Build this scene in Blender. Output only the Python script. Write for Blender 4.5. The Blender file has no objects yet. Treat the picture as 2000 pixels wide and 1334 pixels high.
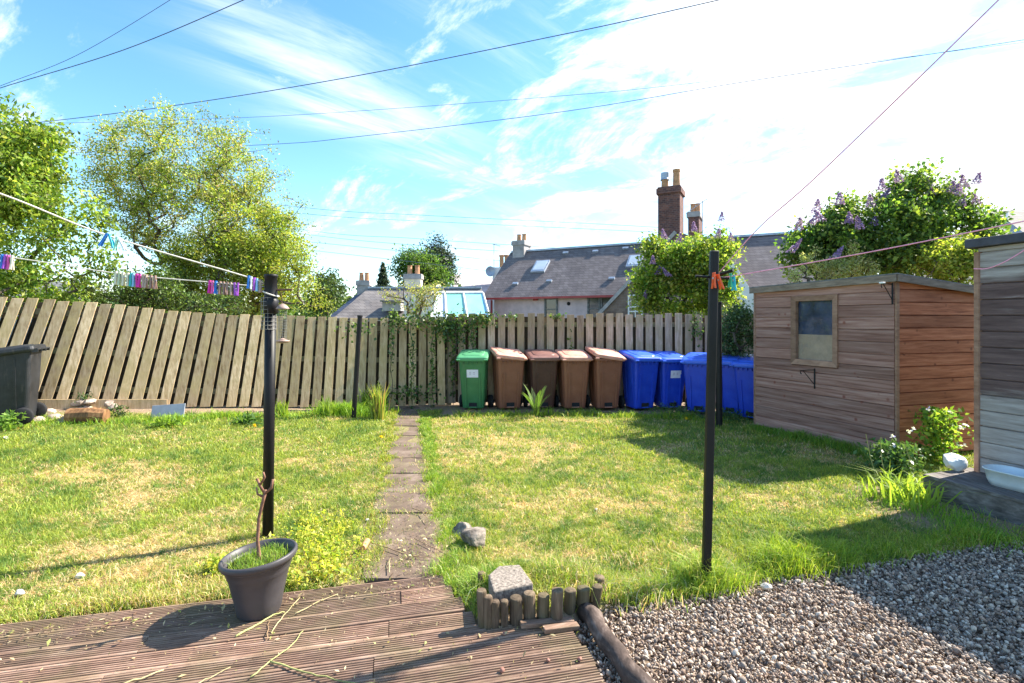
import bpy, math, random
import numpy as np
from mathutils import Vector, Matrix, noise as mnoise
R = math.radians
random.seed(7)
rng = np.random.default_rng(11)
S = bpy.context.scene
COL = S.collection
EYE = 1.67

# ------------------------------------------------------------------ camera
cam_d = bpy.data.cameras.new("camera"); cam = bpy.data.objects.new("camera", cam_d); COL.objects.link(cam)
cam.location = (0, 0, EYE); cam.rotation_euler = (R(90), 0, 0)
cam_d.lens = 18; cam_d.sensor_width = 36; cam_d.shift_y = -0.021; cam_d.clip_end = 2000; cam_d.clip_start = 0.05
S.camera = cam
S.view_settings.view_transform = 'Standard'; S.view_settings.look = 'None'
S.view_settings.exposure = 1.8; S.view_settings.gamma = 1
S.view_settings.use_curve_mapping = False
S.cycles.max_bounces = 8; S.cycles.transparent_max_bounces = 12; S.cycles.diffuse_bounces = 4
# ------------------------------------------------------------------ sun and sky
SUN_EL = R(41.5); SUN_AZ = math.atan2(0.912, 0.41)          # azimuth from +Y towards +X
sd = Vector((math.sin(SUN_AZ)*math.cos(SUN_EL), math.cos(SUN_AZ)*math.cos(SUN_EL), math.sin(SUN_EL)))
sl = bpy.data.lights.new("sun", 'SUN'); sl.energy = 4.6; sl.angle = R(0.53); sl.color = (1.0, 0.93, 0.80)
so = bpy.data.objects.new("sun", sl); COL.objects.link(so); so.location = (20, 10, 30)
so.rotation_euler = sd.to_track_quat('Z', 'Y').to_euler()

w = bpy.data.worlds.new("World"); S.world = w; w.use_nodes = True
nt = w.node_tree; nt.nodes.clear(); N = nt.nodes.new; L = nt.links.new
def wm(op, a, b=None, c=None, clamp=False):
    n = N('ShaderNodeMath'); n.operation = op; n.use_clamp = clamp
    for i, v in enumerate((a, b, c)):
        if v is None: continue
        if isinstance(v, (int, float)): n.inputs[i].default_value = v
        else: L(v, n.inputs[i])
    return n.outputs[0]
tc = N('ShaderNodeTexCoord'); sep = N('ShaderNodeSeparateXYZ'); L(tc.outputs['Generated'], sep.inputs[0])
dx, dy, dz = sep.outputs
sky = N('ShaderNodeTexSky'); sky.sky_type = 'NISHITA'; sky.sun_disc = False
sky.sun_elevation = SUN_EL; sky.sun_rotation = SUN_AZ
sky.air_density = 1.0; sky.dust_density = 0.35; sky.ozone_density = 2.2; sky.altitude = 100
# clouds on a high layer: direction projected on a plane
zz = wm('ADD', wm('MAXIMUM', dz, 0.0), 0.35)
cu = wm('DIVIDE', dx, zz); cv = wm('DIVIDE', dy, zz)
cb = N('ShaderNodeCombineXYZ'); L(cu, cb.inputs[0]); L(cv, cb.inputs[1])
def noise(vec, scale, detail, rough, rot=0, sc=(1, 1, 1), dist=0.0, loc=(0, 0, 0)):
    m = N('ShaderNodeMapping'); m.vector_type = 'TEXTURE'; m.inputs['Rotation'].default_value[2] = rot; m.inputs['Scale'].default_value = sc
    m.inputs['Location'].default_value = loc
    L(vec, m.inputs[0]); n = N('ShaderNodeTexNoise'); L(m.outputs[0], n.inputs['Vector'])
    n.inputs['Scale'].default_value = scale; n.inputs['Detail'].default_value = detail
    n.inputs['Roughness'].default_value = rough; n.inputs['Distortion'].default_value = dist
    return n.outputs['Fac']
n1 = noise(cb.outputs[0], 3.0, 10, 0.66, R(-36), (1.5, .75, 1), 0.5, (3.1, 1.7, 0))
n2 = noise(cb.outputs[0], 4.2, 9, 0.66, R(38), (3.2, .55, 1), 0.35, (0.4, 5.7, 0))
n3 = noise(cb.outputs[0], 9.0, 8, 0.7, R(-30), (1.3, .8, 1), 0.3, (1.4, 2.7, 0))
def smooth(v, a, b):
    n = N('ShaderNodeMapRange'); n.interpolation_type = 'SMOOTHSTEP'; L(v, n.inputs[0])
    n.inputs[1].default_value = a; n.inputs[2].default_value = b; return n.outputs[0]
# direction slopes used to say where in the sky each bank of cirrus is
ysafe = wm('MAXIMUM', dy, 0.05)
su = wm('DIVIDE', dx, ysafe); sv = wm('DIVIDE', dz, ysafe)
def bank(u, v, ang, lu, lv):
    a = R(ang); ou = wm('SUBTRACT', su, u); ov = wm('SUBTRACT', sv, v)
    p = wm('DIVIDE', wm('ADD', wm('MULTIPLY', ou, math.cos(a)), wm('MULTIPLY', ov, math.sin(a))), lu)
    q = wm('DIVIDE', wm('ADD', wm('MULTIPLY', ou, -math.sin(a)), wm('MULTIPLY', ov, math.cos(a))), lv)
    d = wm('ADD', wm('MULTIPLY', p, p), wm('MULTIPLY', q, q))
    return wm('POWER', 2.718, wm('MULTIPLY', d, -1))
right = smooth(su, -0.15, 0.75)
big = bank(0.42, 0.56, 8, 0.33, 0.16)
rr = bank(1.0, 0.34, 10, 0.42, 0.28)
gap = bank(0.72, 0.48, 20, 0.26, 0.045)
mid = bank(0.35, 0.27, 0, 0.4, 0.12)
right = smooth(su, -0.02, 0.5)
dens = wm('ADD', wm('ADD', wm('MULTIPLY', n1, 0.85), wm('MULTIPLY', n3, 0.22)), wm('MULTIPLY', right, 0.045))
dens = wm('ADD', dens, wm('MULTIPLY', big, 0.17)); dens = wm('ADD', dens, wm('MULTIPLY', rr, 0.20))
dens = wm('ADD', dens, wm('MULTIPLY', mid, 0.07)); dens = wm('SUBTRACT', dens, wm('MULTIPLY', gap, 0.14))
thick = smooth(dens, 0.555, 0.735)
st = bank(-0.36, 0.45, -20, 0.26, 0.05)
st = wm('ADD', st, bank(-0.30, 0.385, -8, 0.15, 0.022))
st = wm('ADD', st, wm('MULTIPLY', bank(-0.33, 0.55, -20, 0.12, 0.05), .7))
st = wm('ADD', st, bank(-0.16, 0.31, -4, 0.10, 0.020)); st = wm('ADD', st, bank(-0.05, 0.27, -6, 0.08, 0.010))
st = wm('ADD', st, wm('MULTIPLY', bank(-0.55, 0.60, -30, 0.2, 0.04), .6))
wis = wm('MULTIPLY', smooth(n2, 0.36, 0.72), wm('MINIMUM', st, 1.0))
wisp = wm('MULTIPLY', wis, 0.75)
veil = wm('MULTIPLY', smooth(n2, 0.45, 0.8), wm('MULTIPLY', smooth(su, -0.6, 0.4), 0.45))
cl = wm('MAXIMUM', thick, wm('MAXIMUM', wisp, veil), clamp=True)
hs = N('ShaderNodeHueSaturation'); L(sky.outputs[0], hs.inputs['Color'])
hs.inputs['Value'].default_value = 0.94; hs.inputs['Saturation'].default_value = 1.2; hs.inputs['Hue'].default_value = 0.492
mx = N('ShaderNodeMix'); mx.data_type = 'RGBA'; L(cl, mx.inputs[0]); L(hs.outputs[0], mx.inputs[6])
mx.inputs[7].default_value = (4.3, 4.5, 4.8, 1)
bg = N('ShaderNodeBackground'); L(mx.outputs[2], bg.inputs[0]); bg.inputs[1].default_value = 0.108
wo = N('ShaderNodeOutputWorld'); L(bg.outputs[0], wo.inputs[0])

# ------------------------------------------------------------------ helpers
def W(px, py, D): return Vector(((px-1000)/1000*D, D, EYE-(py-625)/1000*D))
def G(px, py, z=0.0):
    D = (EYE-z)*1000/(py-625); return Vector(((px-1000)/1000*D, D, z))
def tag(o, label=None, cat=None, group=None, kind=None):
    if label: o['label'] = label
    if cat: o['category'] = cat
    if group: o['group'] = group
    if kind: o['kind'] = kind
    return o
def empty(name, loc, rz=0, **k):
    o = bpy.data.objects.new(name, None); COL.objects.link(o); o.location = loc; o.rotation_euler = (0, 0, rz)
    o.empty_display_size = 0.1
    return tag(o, **k)
def link(name, me, mat, parent=None, smooth=False, bevel=0):
    o = bpy.data.objects.new(name, me); COL.objects.link(o)
    if mat is not None: me.materials.append(mat)
    if parent is not None: o.parent = parent
    if smooth: me.polygons.foreach_set('use_smooth', [True]*len(me.polygons))
    if bevel:
        b = o.modifiers.new('bevel', 'BEVEL'); b.width = bevel; b.segments = 2; b.limit_method = 'ANGLE'; b.angle_limit = R(40)
    return o
class MB:
    """collects shapes; v[i] is a 3-tuple, c[i] a per-vertex (r,g,b) = (random, along, kind)"""
    def __init__(s): s.v = []; s.f = []; s.c = []
    def add(s, vs, fs, c=0.5):
        b = len(s.v); s.v += [tuple(x) for x in vs]; s.f += [tuple(i+b for i in f) for f in fs]
        s.c += [c]*len(vs); return s
    def box(s, c, d, rot=None, var=0.5):
        x, y, z = (k/2 for k in d)
        vs = [Vector(p) for p in ((-x,-y,-z),(x,-y,-z),(x,y,-z),(-x,y,-z),(-x,-y,z),(x,-y,z),(x,y,z),(-x,y,z))]
        if rot is not None: vs = [rot @ p for p in vs]
        c = Vector(c)
        return s.add([p+c for p in vs], [(0,3,2,1),(4,5,6,7),(0,1,5,4),(1,2,6,5),(2,3,7,6),(3,0,4,7)], var)
    def hexa(s, p, var=0.5):     # 8 points, bottom 4 then top 4
        return s.add(p, [(0,3,2,1),(4,5,6,7),(0,1,5,4),(1,2,6,5),(2,3,7,6),(3,0,4,7)], var)
    def tube(s, pts, rad, n=8, var=0.5, cap=True):
        pts = [Vector(p) for p in pts]
        if isinstance(rad, (int, float)): rad = [rad]*len(pts)
        vs = []; up = None
        for i, p in enumerate(pts):
            t = (pts[min(i+1, len(pts)-1)]-pts[max(i-1, 0)]).normalized()
            if up is None: up = Vector((0,0,1)) if abs(t.z) < .9 else Vector((1,0,0))
            a = t.cross(up).normalized(); b = a.cross(t).normalized(); up = b
            for k in range(n):
                q = 2*math.pi*k/n; vs.append(p+(a*math.cos(q)+b*math.sin(q))*rad[i])
        fs = [(i*n+k, i*n+(k+1) % n, (i+1)*n+(k+1) % n, (i+1)*n+k) for i in range(len(pts)-1) for k in range(n)]
        if cap: fs += [tuple(range(n-1, -1, -1)), tuple((len(pts)-1)*n+k for k in range(n))]
        return s.add(vs, fs, var)
    def lathe(s, prof, n=24, c=(0,0,0), var=0.5, close=False):
        vs = []
        for r, z in prof:
            for k in range(n):
                q = 2*math.pi*k/n; vs.append((c[0]+r*math.cos(q), c[1]+r*math.sin(q), c[2]+z))
        m = len(prof)
        fs = [(i*n+k, i*n+(k+1) % n, (i+1)*n+(k+1) % n, (i+1)*n+k) for i in range(m-1) for k in range(n)]
        if prof[0][0] > 1e-4 and not close: fs.append(tuple(range(n-1, -1, -1)))
        if prof[-1][0] > 1e-4 and not close: fs.append(tuple((m-1)*n+k for k in range(n)))
        return s.add(vs, fs, var)
    def loft(s, loops, var=0.5, caps=True):
        n = len(loops[0]); vs = [p for l in loops for p in l]
        fs = [(i*n+k, i*n+(k+1) % n, (i+1)*n+(k+1) % n, (i+1)*n+k) for i in range(len(loops)-1) for k in range(n)]
        if caps: fs += [tuple(range(n-1, -1, -1)), tuple((len(loops)-1)*n+k for k in range(n))]
        return s.add(vs, fs, var)
    def build(s, name, mat, parent=None, smooth=False, bevel=0, loc=None):
        me = bpy.data.meshes.new(name); me.from_pydata(s.v, [], s.f)
        a = me.attributes.new('var', 'FLOAT', 'POINT'); a.data.foreach_set('value', [float(x) for x in s.c])
        me.update(); o = link(name, me, mat, parent, smooth, bevel)
        if loc is not None: o.location = loc
        return o
def rrect(w, d, z, r, cx=0, cy=0, n=4, tilt=0):
    r = min(r, w/2-.001, d/2-.001); out = []
    for (sx, sy, a0) in ((1,1,0), (-1,1,90), (-1,-1,180), (1,-1,270)):
        for k in range(n):
            a = R(a0+90*k/(n-1)); out.append((cx+sx*(w/2-r)+r*math.cos(a), cy+sy*(d/2-r)+r*math.sin(a), z))
    return out
def np_mesh(name, v, f, mat, parent=None, col=None, smooth=False, var=None):
    v = np.asarray(v, np.float32).reshape(-1, 3); f = np.asarray(f, np.int32); M, k = f.shape
    me = bpy.data.meshes.new(name); me.vertices.add(len(v)); me.vertices.foreach_set('co', v.ravel())
    me.loops.add(M*k); me.loops.foreach_set('vertex_index', f.ravel()); me.polygons.add(M)
    me.polygons.foreach_set('loop_start', np.arange(0, M*k, k, dtype=np.int32))
    if col is not None:
        a = me.attributes.new('col', 'FLOAT_COLOR', 'POINT')
        c = np.ones((len(v), 4), np.float32); c[:, :3] = col; a.data.foreach_set('color', c.ravel())
    if var is not None:
        a = me.attributes.new('var', 'FLOAT', 'POINT'); a.data.foreach_set('value', np.asarray(var, np.float32))
    me.update(calc_edges=True); me.validate()
    if smooth: me.polygons.foreach_set('use_smooth', np.ones(M, bool))
    return link(name, me, mat, parent)
def copy_tree(o, parent=None):
    c = o.copy(); COL.objects.link(c); c.parent = parent
    for ch in [x for x in COL.objects if x.parent == o]: copy_tree(ch, c)
    return c
def vnoise(x, y, sc, seed=0):
    """smooth value noise 0..1 on numpy arrays"""
    r = np.random.default_rng(seed); T = r.random((64, 64))
    x = np.asarray(x)*sc+31.7; y = np.asarray(y)*sc+17.3
    xi = np.floor(x).astype(int); yi = np.floor(y).astype(int); fx = x-xi; fy = y-yi
    fx = fx*fx*(3-2*fx); fy = fy*fy*(3-2*fy)
    g = lambda a, b: T[a % 64, b % 64]
    return (g(xi,yi)*(1-fx)+g(xi+1,yi)*fx)*(1-fy)+(g(xi,yi+1)*(1-fx)+g(xi+1,yi+1)*fx)*fy
def inpoly(x, y, P):
    x = np.asarray(x, float); y = np.asarray(y, float); c = np.zeros(x.shape, bool); j = len(P)-1
    for i in range(len(P)):
        xi, yi = P[i]; xj, yj = P[j]
        c ^= ((yi > y) != (yj > y)) & (x < (xj-xi)*(y-yi)/((yj-yi) or 1e-9)+xi); j = i
    return c

# ------------------------------------------------------------------ materials
class Mt:
    def __init__(s, name, rough=0.8, spec=0.3):
        s.m = bpy.data.materials.new(name); s.m.use_nodes = True; s.t = s.m.node_tree; s.t.nodes.clear()
        s.out = s.n('ShaderNodeOutputMaterial'); s.b = s.n('ShaderNodeBsdfPrincipled')
        s.b.inputs['Roughness'].default_value = rough; s.b.inputs['Specular IOR Level'].default_value = spec
        s.l(s.b.outputs[0], s.out.inputs[0])
    def n(s, t): return s.t.nodes.new(t)
    def l(s, a, b): s.t.links.new(a, b)
    def val(s, v, sock):
        if isinstance(v, (int, float)): sock.default_value = v
        elif isinstance(v, (tuple, list)): sock.default_value = (*v, 1) if len(v) == 3 else v
        else: s.l(v, sock)
    def obj(s, sc=(1,1,1), rot=(0,0,0), kind='Object'):
        t = s.n('ShaderNodeTexCoord'); m = s.n('ShaderNodeMapping'); s.l(t.outputs[kind], m.inputs[0])
        m.inputs['Scale'].default_value = sc; m.inputs['Rotation'].default_value = rot; return m.outputs[0]
    def noise(s, vec, scale, detail=5, rough=0.6, dist=0):
        n = s.n('ShaderNodeTexNoise'); s.l(vec, n.inputs['Vector']); n.inputs['Scale'].default_value = scale
        n.inputs['Detail'].default_value = detail; n.inputs['Roughness'].default_value = rough
        n.inputs['Distortion'].default_value = dist; return n.outputs['Fac']
    def ramp(s, f, stops, interp='LINEAR'):
        r = s.n('ShaderNodeValToRGB'); s.l(f, r.inputs[0]); e = r.color_ramp.elements; r.color_ramp.interpolation = interp
        e[0].position = stops[0][0]; e[0].color = (*stops[0][1], 1); e[1].position = stops[-1][0]; e[1].color = (*stops[-1][1], 1)
        for p, c in stops[1:-1]:
            q = e.new(p); q.color = (*c, 1)
        return r.outputs[0]
    def mix(s, f, a, b, mode='MIX'):
        m = s.n('ShaderNodeMix'); m.data_type = 'RGBA'; m.blend_type = mode
        s.val(f, m.inputs[0]); s.val(a, m.inputs[6]); s.val(b, m.inputs[7]); return m.outputs[2]
    def math(s, op, a, b, clamp=False):
        m = s.n('ShaderNodeMath'); m.operation = op; m.use_clamp = clamp; s.val(a, m.inputs[0]); s.val(b, m.inputs[1]); return m.outputs[0]
    def attr(s, name, which='Fac'):
        a = s.n('ShaderNodeAttribute'); a.attribute_name = name; return a.outputs[which]
    def color(s, c): s.val(c, s.b.inputs['Base Color']); return s
    def bump(s, h, st=0.3, d=0.01):
        b = s.n('ShaderNodeBump'); b.inputs['Strength'].default_value = st; b.inputs['Distance'].default_value = d
        s.l(h, b.inputs['Height']); s.l(b.outputs[0], s.b.inputs['Normal']); return s
    def vec(s, v, axis):
        x = s.n('ShaderNodeSeparateXYZ'); s.l(v, x.inputs[0]); return x.outputs[axis]
    def offset(s, v, f, amt=(13, 7, 5)):
        c = s.n('ShaderNodeCombineXYZ')
        for i in range(3): s.l(s.math('MULTIPLY', f, amt[i]), c.inputs[i])
        a = s.n('ShaderNodeVectorMath'); a.operation = 'ADD'; s.l(v, a.inputs[0]); s.l(c.outputs[0], a.inputs[1]); return a.outputs[0]
def plain(name, c, rough=0.7, spec=0.3, var=0.12, sc=6, metal=0, bump=0.0, kind='Object'):
    m = Mt(name, rough, spec); v = m.obj(kind=kind); f = m.noise(v, sc, 6, 0.65)
    lo = tuple(x*(1-var*2) for x in c); hi = tuple(min(1, x*(1+var*2)) for x in c)
    m.color(m.ramp(f, [(0.3, lo), (0.7, hi)])); m.b.inputs['Metallic'].default_value = metal
    if bump: m.bump(m.noise(v, sc*6, 4, 0.6), bump, 0.005)
    return m.m
def wood(name, cols, along=(1, 14, 14), sc=3.0, rough=0.8, knots=None, green=None, bump=0.35, vmix=0.35):
    m = Mt(name, rough, 0.25); a = m.attr('var'); v = m.offset(m.obj(along), a)
    f = m.noise(v, sc, 8, 0.65, 0.4); c = m.ramp(f, [(0.28+0.44*i/(len(cols)-1), x) for i, x in enumerate(cols)])
    # each board has its own tone
    tone = m.ramp(a, [(0, (1-vmix,)*3), (1, (1+vmix*0.6,)*3)])
    c = m.mix(1.0, c, tone, 'MULTIPLY')
    v2 = m.offset(m.obj(), a)
    if green:
        g = m.ramp(m.noise(v2, 1.7, 6, 0.7), [(0.44, (0,0,0)), (0.66, (1,1,1))]); c = m.mix(m.math('MULTIPLY', m.vec(g, 0), 0.8), c, green)
    if knots:
        k = m.n('ShaderNodeTexVoronoi'); k.feature = 'DISTANCE_TO_EDGE' if False else 'F1'
        m.l(v2, k.inputs['Vector']); k.inputs['Scale'].default_value = 4.5
        kk = m.ramp(k.outputs['Distance'], [(0.05, (1,1,1)), (0.13, (0,0,0))]); c = m.mix(m.math('MULTIPLY', m.vec(kk, 0), .8), c, knots)
    m.color(c); m.bump(f, bump, 0.004); return m.m
def leafmat(name, trans=0.45, rough=0.55, tint=(1,1,1)):
    m = Mt(name, rough, 0.35); c = m.attr('col', 'Color'); c = m.mix(1.0, c, tint, 'MULTIPLY'); m.color(c)
    t = m.n('ShaderNodeBsdfTranslucent'); m.l(m.mix(1.0, c, (1.5, 1.45, 0.75), 'MULTIPLY'), t.inputs[0])
    mx = m.n('ShaderNodeMixShader'); mx.inputs[0].default_value = trans
    m.l(m.b.outputs[0], mx.inputs[1]); m.l(t.outputs[0], mx.inputs[2]); m.l(mx.outputs[0], m.out.inputs[0]); return m.m
def colmat(name, rough=0.8, spec=0.3, bump=0, bsc=60):
    m = Mt(name, rough, spec); c = m.attr('col', 'Color')
    f = m.noise(m.obj(), bsc, 4, 0.6); c = m.mix(0.35, c, m.ramp(f, [(0.3, (.45,.45,.45)), (0.7, (1,1,1))]), 'MULTIPLY'); m.color(c)
    if bump: m.bump(f, bump, 0.004)
    return m.m

M = {}
M['bark'] = wood('bark', [(.05,.04,.03), (.16,.13,.10)], (6,6,1.5), 4)
M['leaf'] = leafmat('leaf', 0.5); M['grass'] = leafmat('grass', 0.35, 0.6)
M['darkleaf'] = leafmat('dark_leaf', 0.3, 0.4)
M['flower'] = leafmat('flower', 0.3)
M['fence'] = wood('fence_wood', [(.27,.165,.08), (.52,.37,.215), (.70,.53,.35)], (9,9,1.1), 3.2, 0.85, green=(.45,.34,.155), bump=.4, vmix=.42)
M['fence_grey'] = wood('fence_wood_grey', [(.25,.16,.11), (.45,.315,.23), (.60,.445,.34)], (9,9,1.1), 3.2, 0.85, green=(.34,.26,.12), bump=.4, vmix=.42)
M['gap_shade'] = wood('gap_shade_wood', [(.035,.028,.018), (.06,.048,.03), (.09,.07,.045)], (9,9,1.1), 3)  # near-black wood: the shade of the fence gaps put into the colour
M['rail'] = wood('rail_wood', [(.14,.11,.07), (.26,.21,.14)], (1,9,9), 3, green=(.16,.17,.07))
M['shed_grey'] = wood('shed_weathered', [(.15,.06,.042), (.29,.145,.112), (.40,.225,.18), (.50,.32,.275)], (.7,.7,16), 1.8, 0.75, knots=(.2,.05,.03), bump=.3)
M['shed_orange'] = wood('shed_cedar', [(.22,.055,.025), (.52,.175,.085), (.70,.29,.165)], (.9,.9,13), 2.0, 0.7, knots=(.12,.03,.015), bump=.3)
M['trim'] = wood('trim_wood', [(.24,.125,.08), (.48,.285,.20)], (2,2,6), 3)
M['felt'] = plain('roof_felt', (.17,.17,.165), .9, .2, .25, 9, bump=.4)
M['roof_edge'] = wood('roof_edge', [(.10,.07,.05), (.25,.19,.145), (.38,.30,.235)], (1,1,6), 4)
def bigshed():
    m = Mt('painted_boards', .7, .3); a = m.attr('var'); v = m.offset(m.obj((.8,.8,9)), a)
    f = m.noise(v, 2.0, 8, .7, .3); pale = m.ramp(f, [(.3, (.19,.155,.14)), (.55, (.37,.325,.31)), (.75, (.52,.475,.455))])
    dark = m.ramp(f, [(.3, (.06,.032,.032)), (.6, (.15,.095,.09)), (.75,(.33,.27,.26))])
    g = m.obj((.5,.5,1)); h = m.vec(m.obj(), 2); p = m.noise(m.obj((.9,.9,7)), 1.6, 5, .6)
    band = m.ramp(m.math('MULTIPLY', h, .4), [(.24,(0,0,0)), (.34,(1,1,1)), (.70,(1,1,1)), (.80,(0,0,0))])
    q = m.math('ADD', m.math('MULTIPLY', m.vec(band, 0), .75), m.math('SUBTRACT', p, .5))
    mask = m.ramp(q, [(.30,(0,0,0)), (.62,(1,1,1))])
    m.color(m.mix(m.vec(mask, 0), pale, dark)); m.bump(f, .3, .004); return m.m
M['bigshed'] = bigshed()
M['black_metal'] = plain('black_painted_metal', (.007,.006,.008), .5, .3, .3, 5)
M['rusty'] = plain('rusty_metal', (.12,.06,.04), .8, .3, .3, 20)
M['pot'] = plain('dark_plastic', (.055,.050,.055), .5, .45, .12, 4)
M['soil'] = plain('soil', (.07,.05,.035), .95, .1, .4, 12, bump=.8)
def deckmat():
    m = Mt('deck_boards', .8, .25); a = m.attr('var'); v = m.offset(m.obj((1,1,1), (0,0,R(-13))), a)
    mm = m.n('ShaderNodeMapping'); m.l(v, mm.inputs[0]); mm.inputs['Scale'].default_value = (1.2, 9, 9)
    f = m.noise(mm.outputs[0], 3.2, 9, .7, .3)
    c = m.ramp(f, [(.27,(.085,.05,.035)), (.5,(.255,.16,.115)), (.74,(.46,.33,.255))])
    tone = m.ramp(a, [(0,(.72,.72,.72)), (1,(1.15,1.12,1.1))]); c = m.mix(1.0, c, tone, 'MULTIPLY')
    g = m.noise(m.obj(), 2.2, 7, .7); gm = m.ramp(g, [(.46,(0,0,0)), (.62,(1,1,1))])
    c = m.mix(m.math('MULTIPLY', m.vec(gm, 0), .5), c, (.15,.13,.06))
    d = m.ramp(m.noise(m.obj(), 7, 7, .7), [(.52,(0,0,0)), (.72,(1,1,1))]); c = m.mix(m.math('MULTIPLY', m.vec(d, 0), .5), c, (.09,.06,.045))
    m.color(c); m.bump(f, .5, .003); return m.m
M['deck'] = deckmat()
def pathmat():
    m = Mt('path_slabs', .9, .2); v = m.obj(); f = m.noise(v, 3.5, 8, .7); g = m.noise(v, 60, 4, .7)
    c = m.ramp(f, [(.3,(.085,.06,.044)), (.52,(.155,.112,.085)), (.72,(.26,.20,.16))])
    c = m.mix(.4, c, m.ramp(g, [(.3,(.55,.52,.5)), (.7,(1.2,1.2,1.2))]), 'MULTIPLY')
    c = m.mix(m.math('MULTIPLY', m.vec(m.ramp(m.noise(v, 1.9, 6, .65), [(.52,(0,0,0)), (.66,(1,1,1))]), 0), .5), c, (.18,.15,.08))
    m.color(c); m.bump(g, .5, .004); return m.m
M['path'] = pathmat()
M['stone'] = plain('grey_stone', (.21,.175,.145), .9, .2, .5, 9, bump=.7)
M['concrete'] = plain('concrete_block', (.23,.195,.165), .9, .2, .42, 55, bump=.6)
M['palestone'] = plain('pale_stone', (.52,.48,.43), .8, .2, .25, 20)
M['rubble'] = plain('rubble_stone', (.38,.30,.25), .9, .2, .3, 8, bump=.6)
M['log'] = wood('log_bark', [(.02,.014,.011), (.085,.06,.05), (.25,.195,.165)], (5,2,5), 4, .9, bump=.6)
M['stake'] = wood('stake_wood', [(.045,.03,.02), (.13,.09,.06), (.23,.17,.115)], (12,12,1.5), 3, .85, green=(.11,.095,.045))
M['splitlog'] = wood('split_log', [(.07,.035,.02), (.22,.11,.05), (.42,.24,.11)], (8,8,1.5), 3)
M['cutwood'] = wood('cut_wood', [(.30,.15,.06), (.52,.31,.15), (.60,.42,.24)], (8,8,1.5), 3)
M['slate_tile'] = plain('slate_tile', (.30,.31,.36), .6, .4, .1, 6)
M['white_enamel'] = plain('white_enamel', (.62,.66,.68), .35, .5, .06, 4)
M['white_paint'] = plain('white_paint', (.70,.69,.67), .6, .4, .06, 4)
M['rope_white'] = plain('white_cord', (.62,.58,.52), .8, .2, .1, 40)
M['rope_pink'] = plain('pink_cord', (.80,.33,.46), .7, .3, .1, 40)
M['cable'] = plain('overhead_cable_black', (.10,.135,.21), .6, .3, .1, 3)
def slate(name, c0, c1, row=4.0, axis_rot=(0,0,0)):
    m = Mt(name, .75, .3); v = m.obj(); b = m.n('ShaderNodeTexBrick'); 
    # rows by height, columns along the horizontal run
    x = m.vec(v, 0); z = m.vec(v, 2); y = m.vec(v, 1); cmb = m.n('ShaderNodeCombineXYZ')
    m.l(m.math('ADD', x, y), cmb.inputs[0]); m.l(z, cmb.inputs[1]); m.l(cmb.outputs[0], b.inputs['Vector'])
    b.inputs['Color1'].default_value = (*c0, 1); b.inputs['Color2'].default_value = (*c1, 1)
    b.inputs['Mortar'].default_value = (c0[0]*.35, c0[1]*.35, c0[2]*.35, 1); b.inputs['Scale'].default_value = row
    b.inputs['Mortar Size'].default_value = .02; b.inputs['Brick Width'].default_value = .9; b.inputs['Row Height'].default_value = .5
    f = m.noise(v, .9, 7, .7); f2 = m.noise(m.obj((2,2,.4)), 1.2, 5, .6)
    c = m.mix(.55, b.outputs[0], m.ramp(f, [(.3,(.55,.5,.52)), (.7,(1.35,1.3,1.3))]), 'MULTIPLY')
    c = m.mix(.4, c, m.ramp(f2, [(.3,(.6,.58,.55)), (.7,(1.3,1.3,1.3))]), 'MULTIPLY')
    m.color(c); m.bump(b.outputs['Fac'], -.4, .02); return m.m
M['slate'] = slate('slate_roof', (.14,.12,.12), (.20,.172,.168), 3.6)
M['slate_brown'] = slate('slate_roof_brown', (.15,.14,.14), (.22,.20,.19), 3.2)
M['slate_blue'] = slate('slate_roof_blue', (.07,.085,.13), (.10,.12,.17), 3.6)
M['roof_pink'] = slate('pale_tile_roof', (.50,.46,.46), (.58,.54,.53), 3.0)
def brickm(name, a, b_, mort, sc):
    m = Mt(name, .9, .2); v = m.obj(); b = m.n('ShaderNodeTexBrick'); x = m.vec(v,0); y = m.vec(v,1); z = m.vec(v,2)
    cmb = m.n('ShaderNodeCombineXYZ'); m.l(m.math('ADD', x, y), cmb.inputs[0]); m.l(z, cmb.inputs[1]); m.l(cmb.outputs[0], b.inputs['Vector'])
    b.inputs['Color1'].default_value = (*a,1); b.inputs['Color2'].default_value = (*b_,1); b.inputs['Mortar'].default_value = (*mort,1)
    b.inputs['Scale'].default_value = sc; b.inputs['Mortar Size'].default_value = .018
    c = m.mix(.6, b.outputs[0], m.ramp(m.noise(v, 2.2, 7, .7), [(.3,(.45,.42,.42)), (.7,(1.4,1.35,1.3))]), 'MULTIPLY')
    m.color(c); m.bump(b.outputs['Fac'], -.4, .02); return m.m
M['brick'] = brickm('red_brick', (.19,.085,.07), (.085,.045,.05), (.17,.135,.125), 3.4)
M['rubble_wall'] = brickm('stone_wall', (.22,.16,.13), (.15,.105,.09), (.20,.165,.15), 2.2)
M['render_pink'] = plain('pink_render', (.58,.45,.45), .9, .2, .08, 3, bump=.2)
M['render_grey'] = plain('grey_render', (.33,.31,.31), .9, .2, .15, 3)
M['render_cream'] = plain('cream_render', (.66,.58,.47), .9, .2, .1, 3)
M['red_trim'] = plain('red_trim', (.36,.05,.05), .5, .4, .1, 3)
M['terracotta'] = plain('terracotta', (.50,.25,.13), .8, .3, .2, 6)
M['buff'] = plain('buff_pot', (.46,.25,.13), .8, .3, .2, 6)
M['lead'] = plain('grey_metal', (.33,.38,.46), .45, .5, .12, 4, metal=.3)
def glassy(name, c, rough=.08):
    m = Mt(name, rough, .7); m.color(m.ramp(m.noise(m.obj(), 1.6, 3, .5), [(.3, tuple(x*.8 for x in c)), (.7, c)])); return m.m
M['glass_dark'] = glassy('window_glass', (.04,.055,.075))
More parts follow.
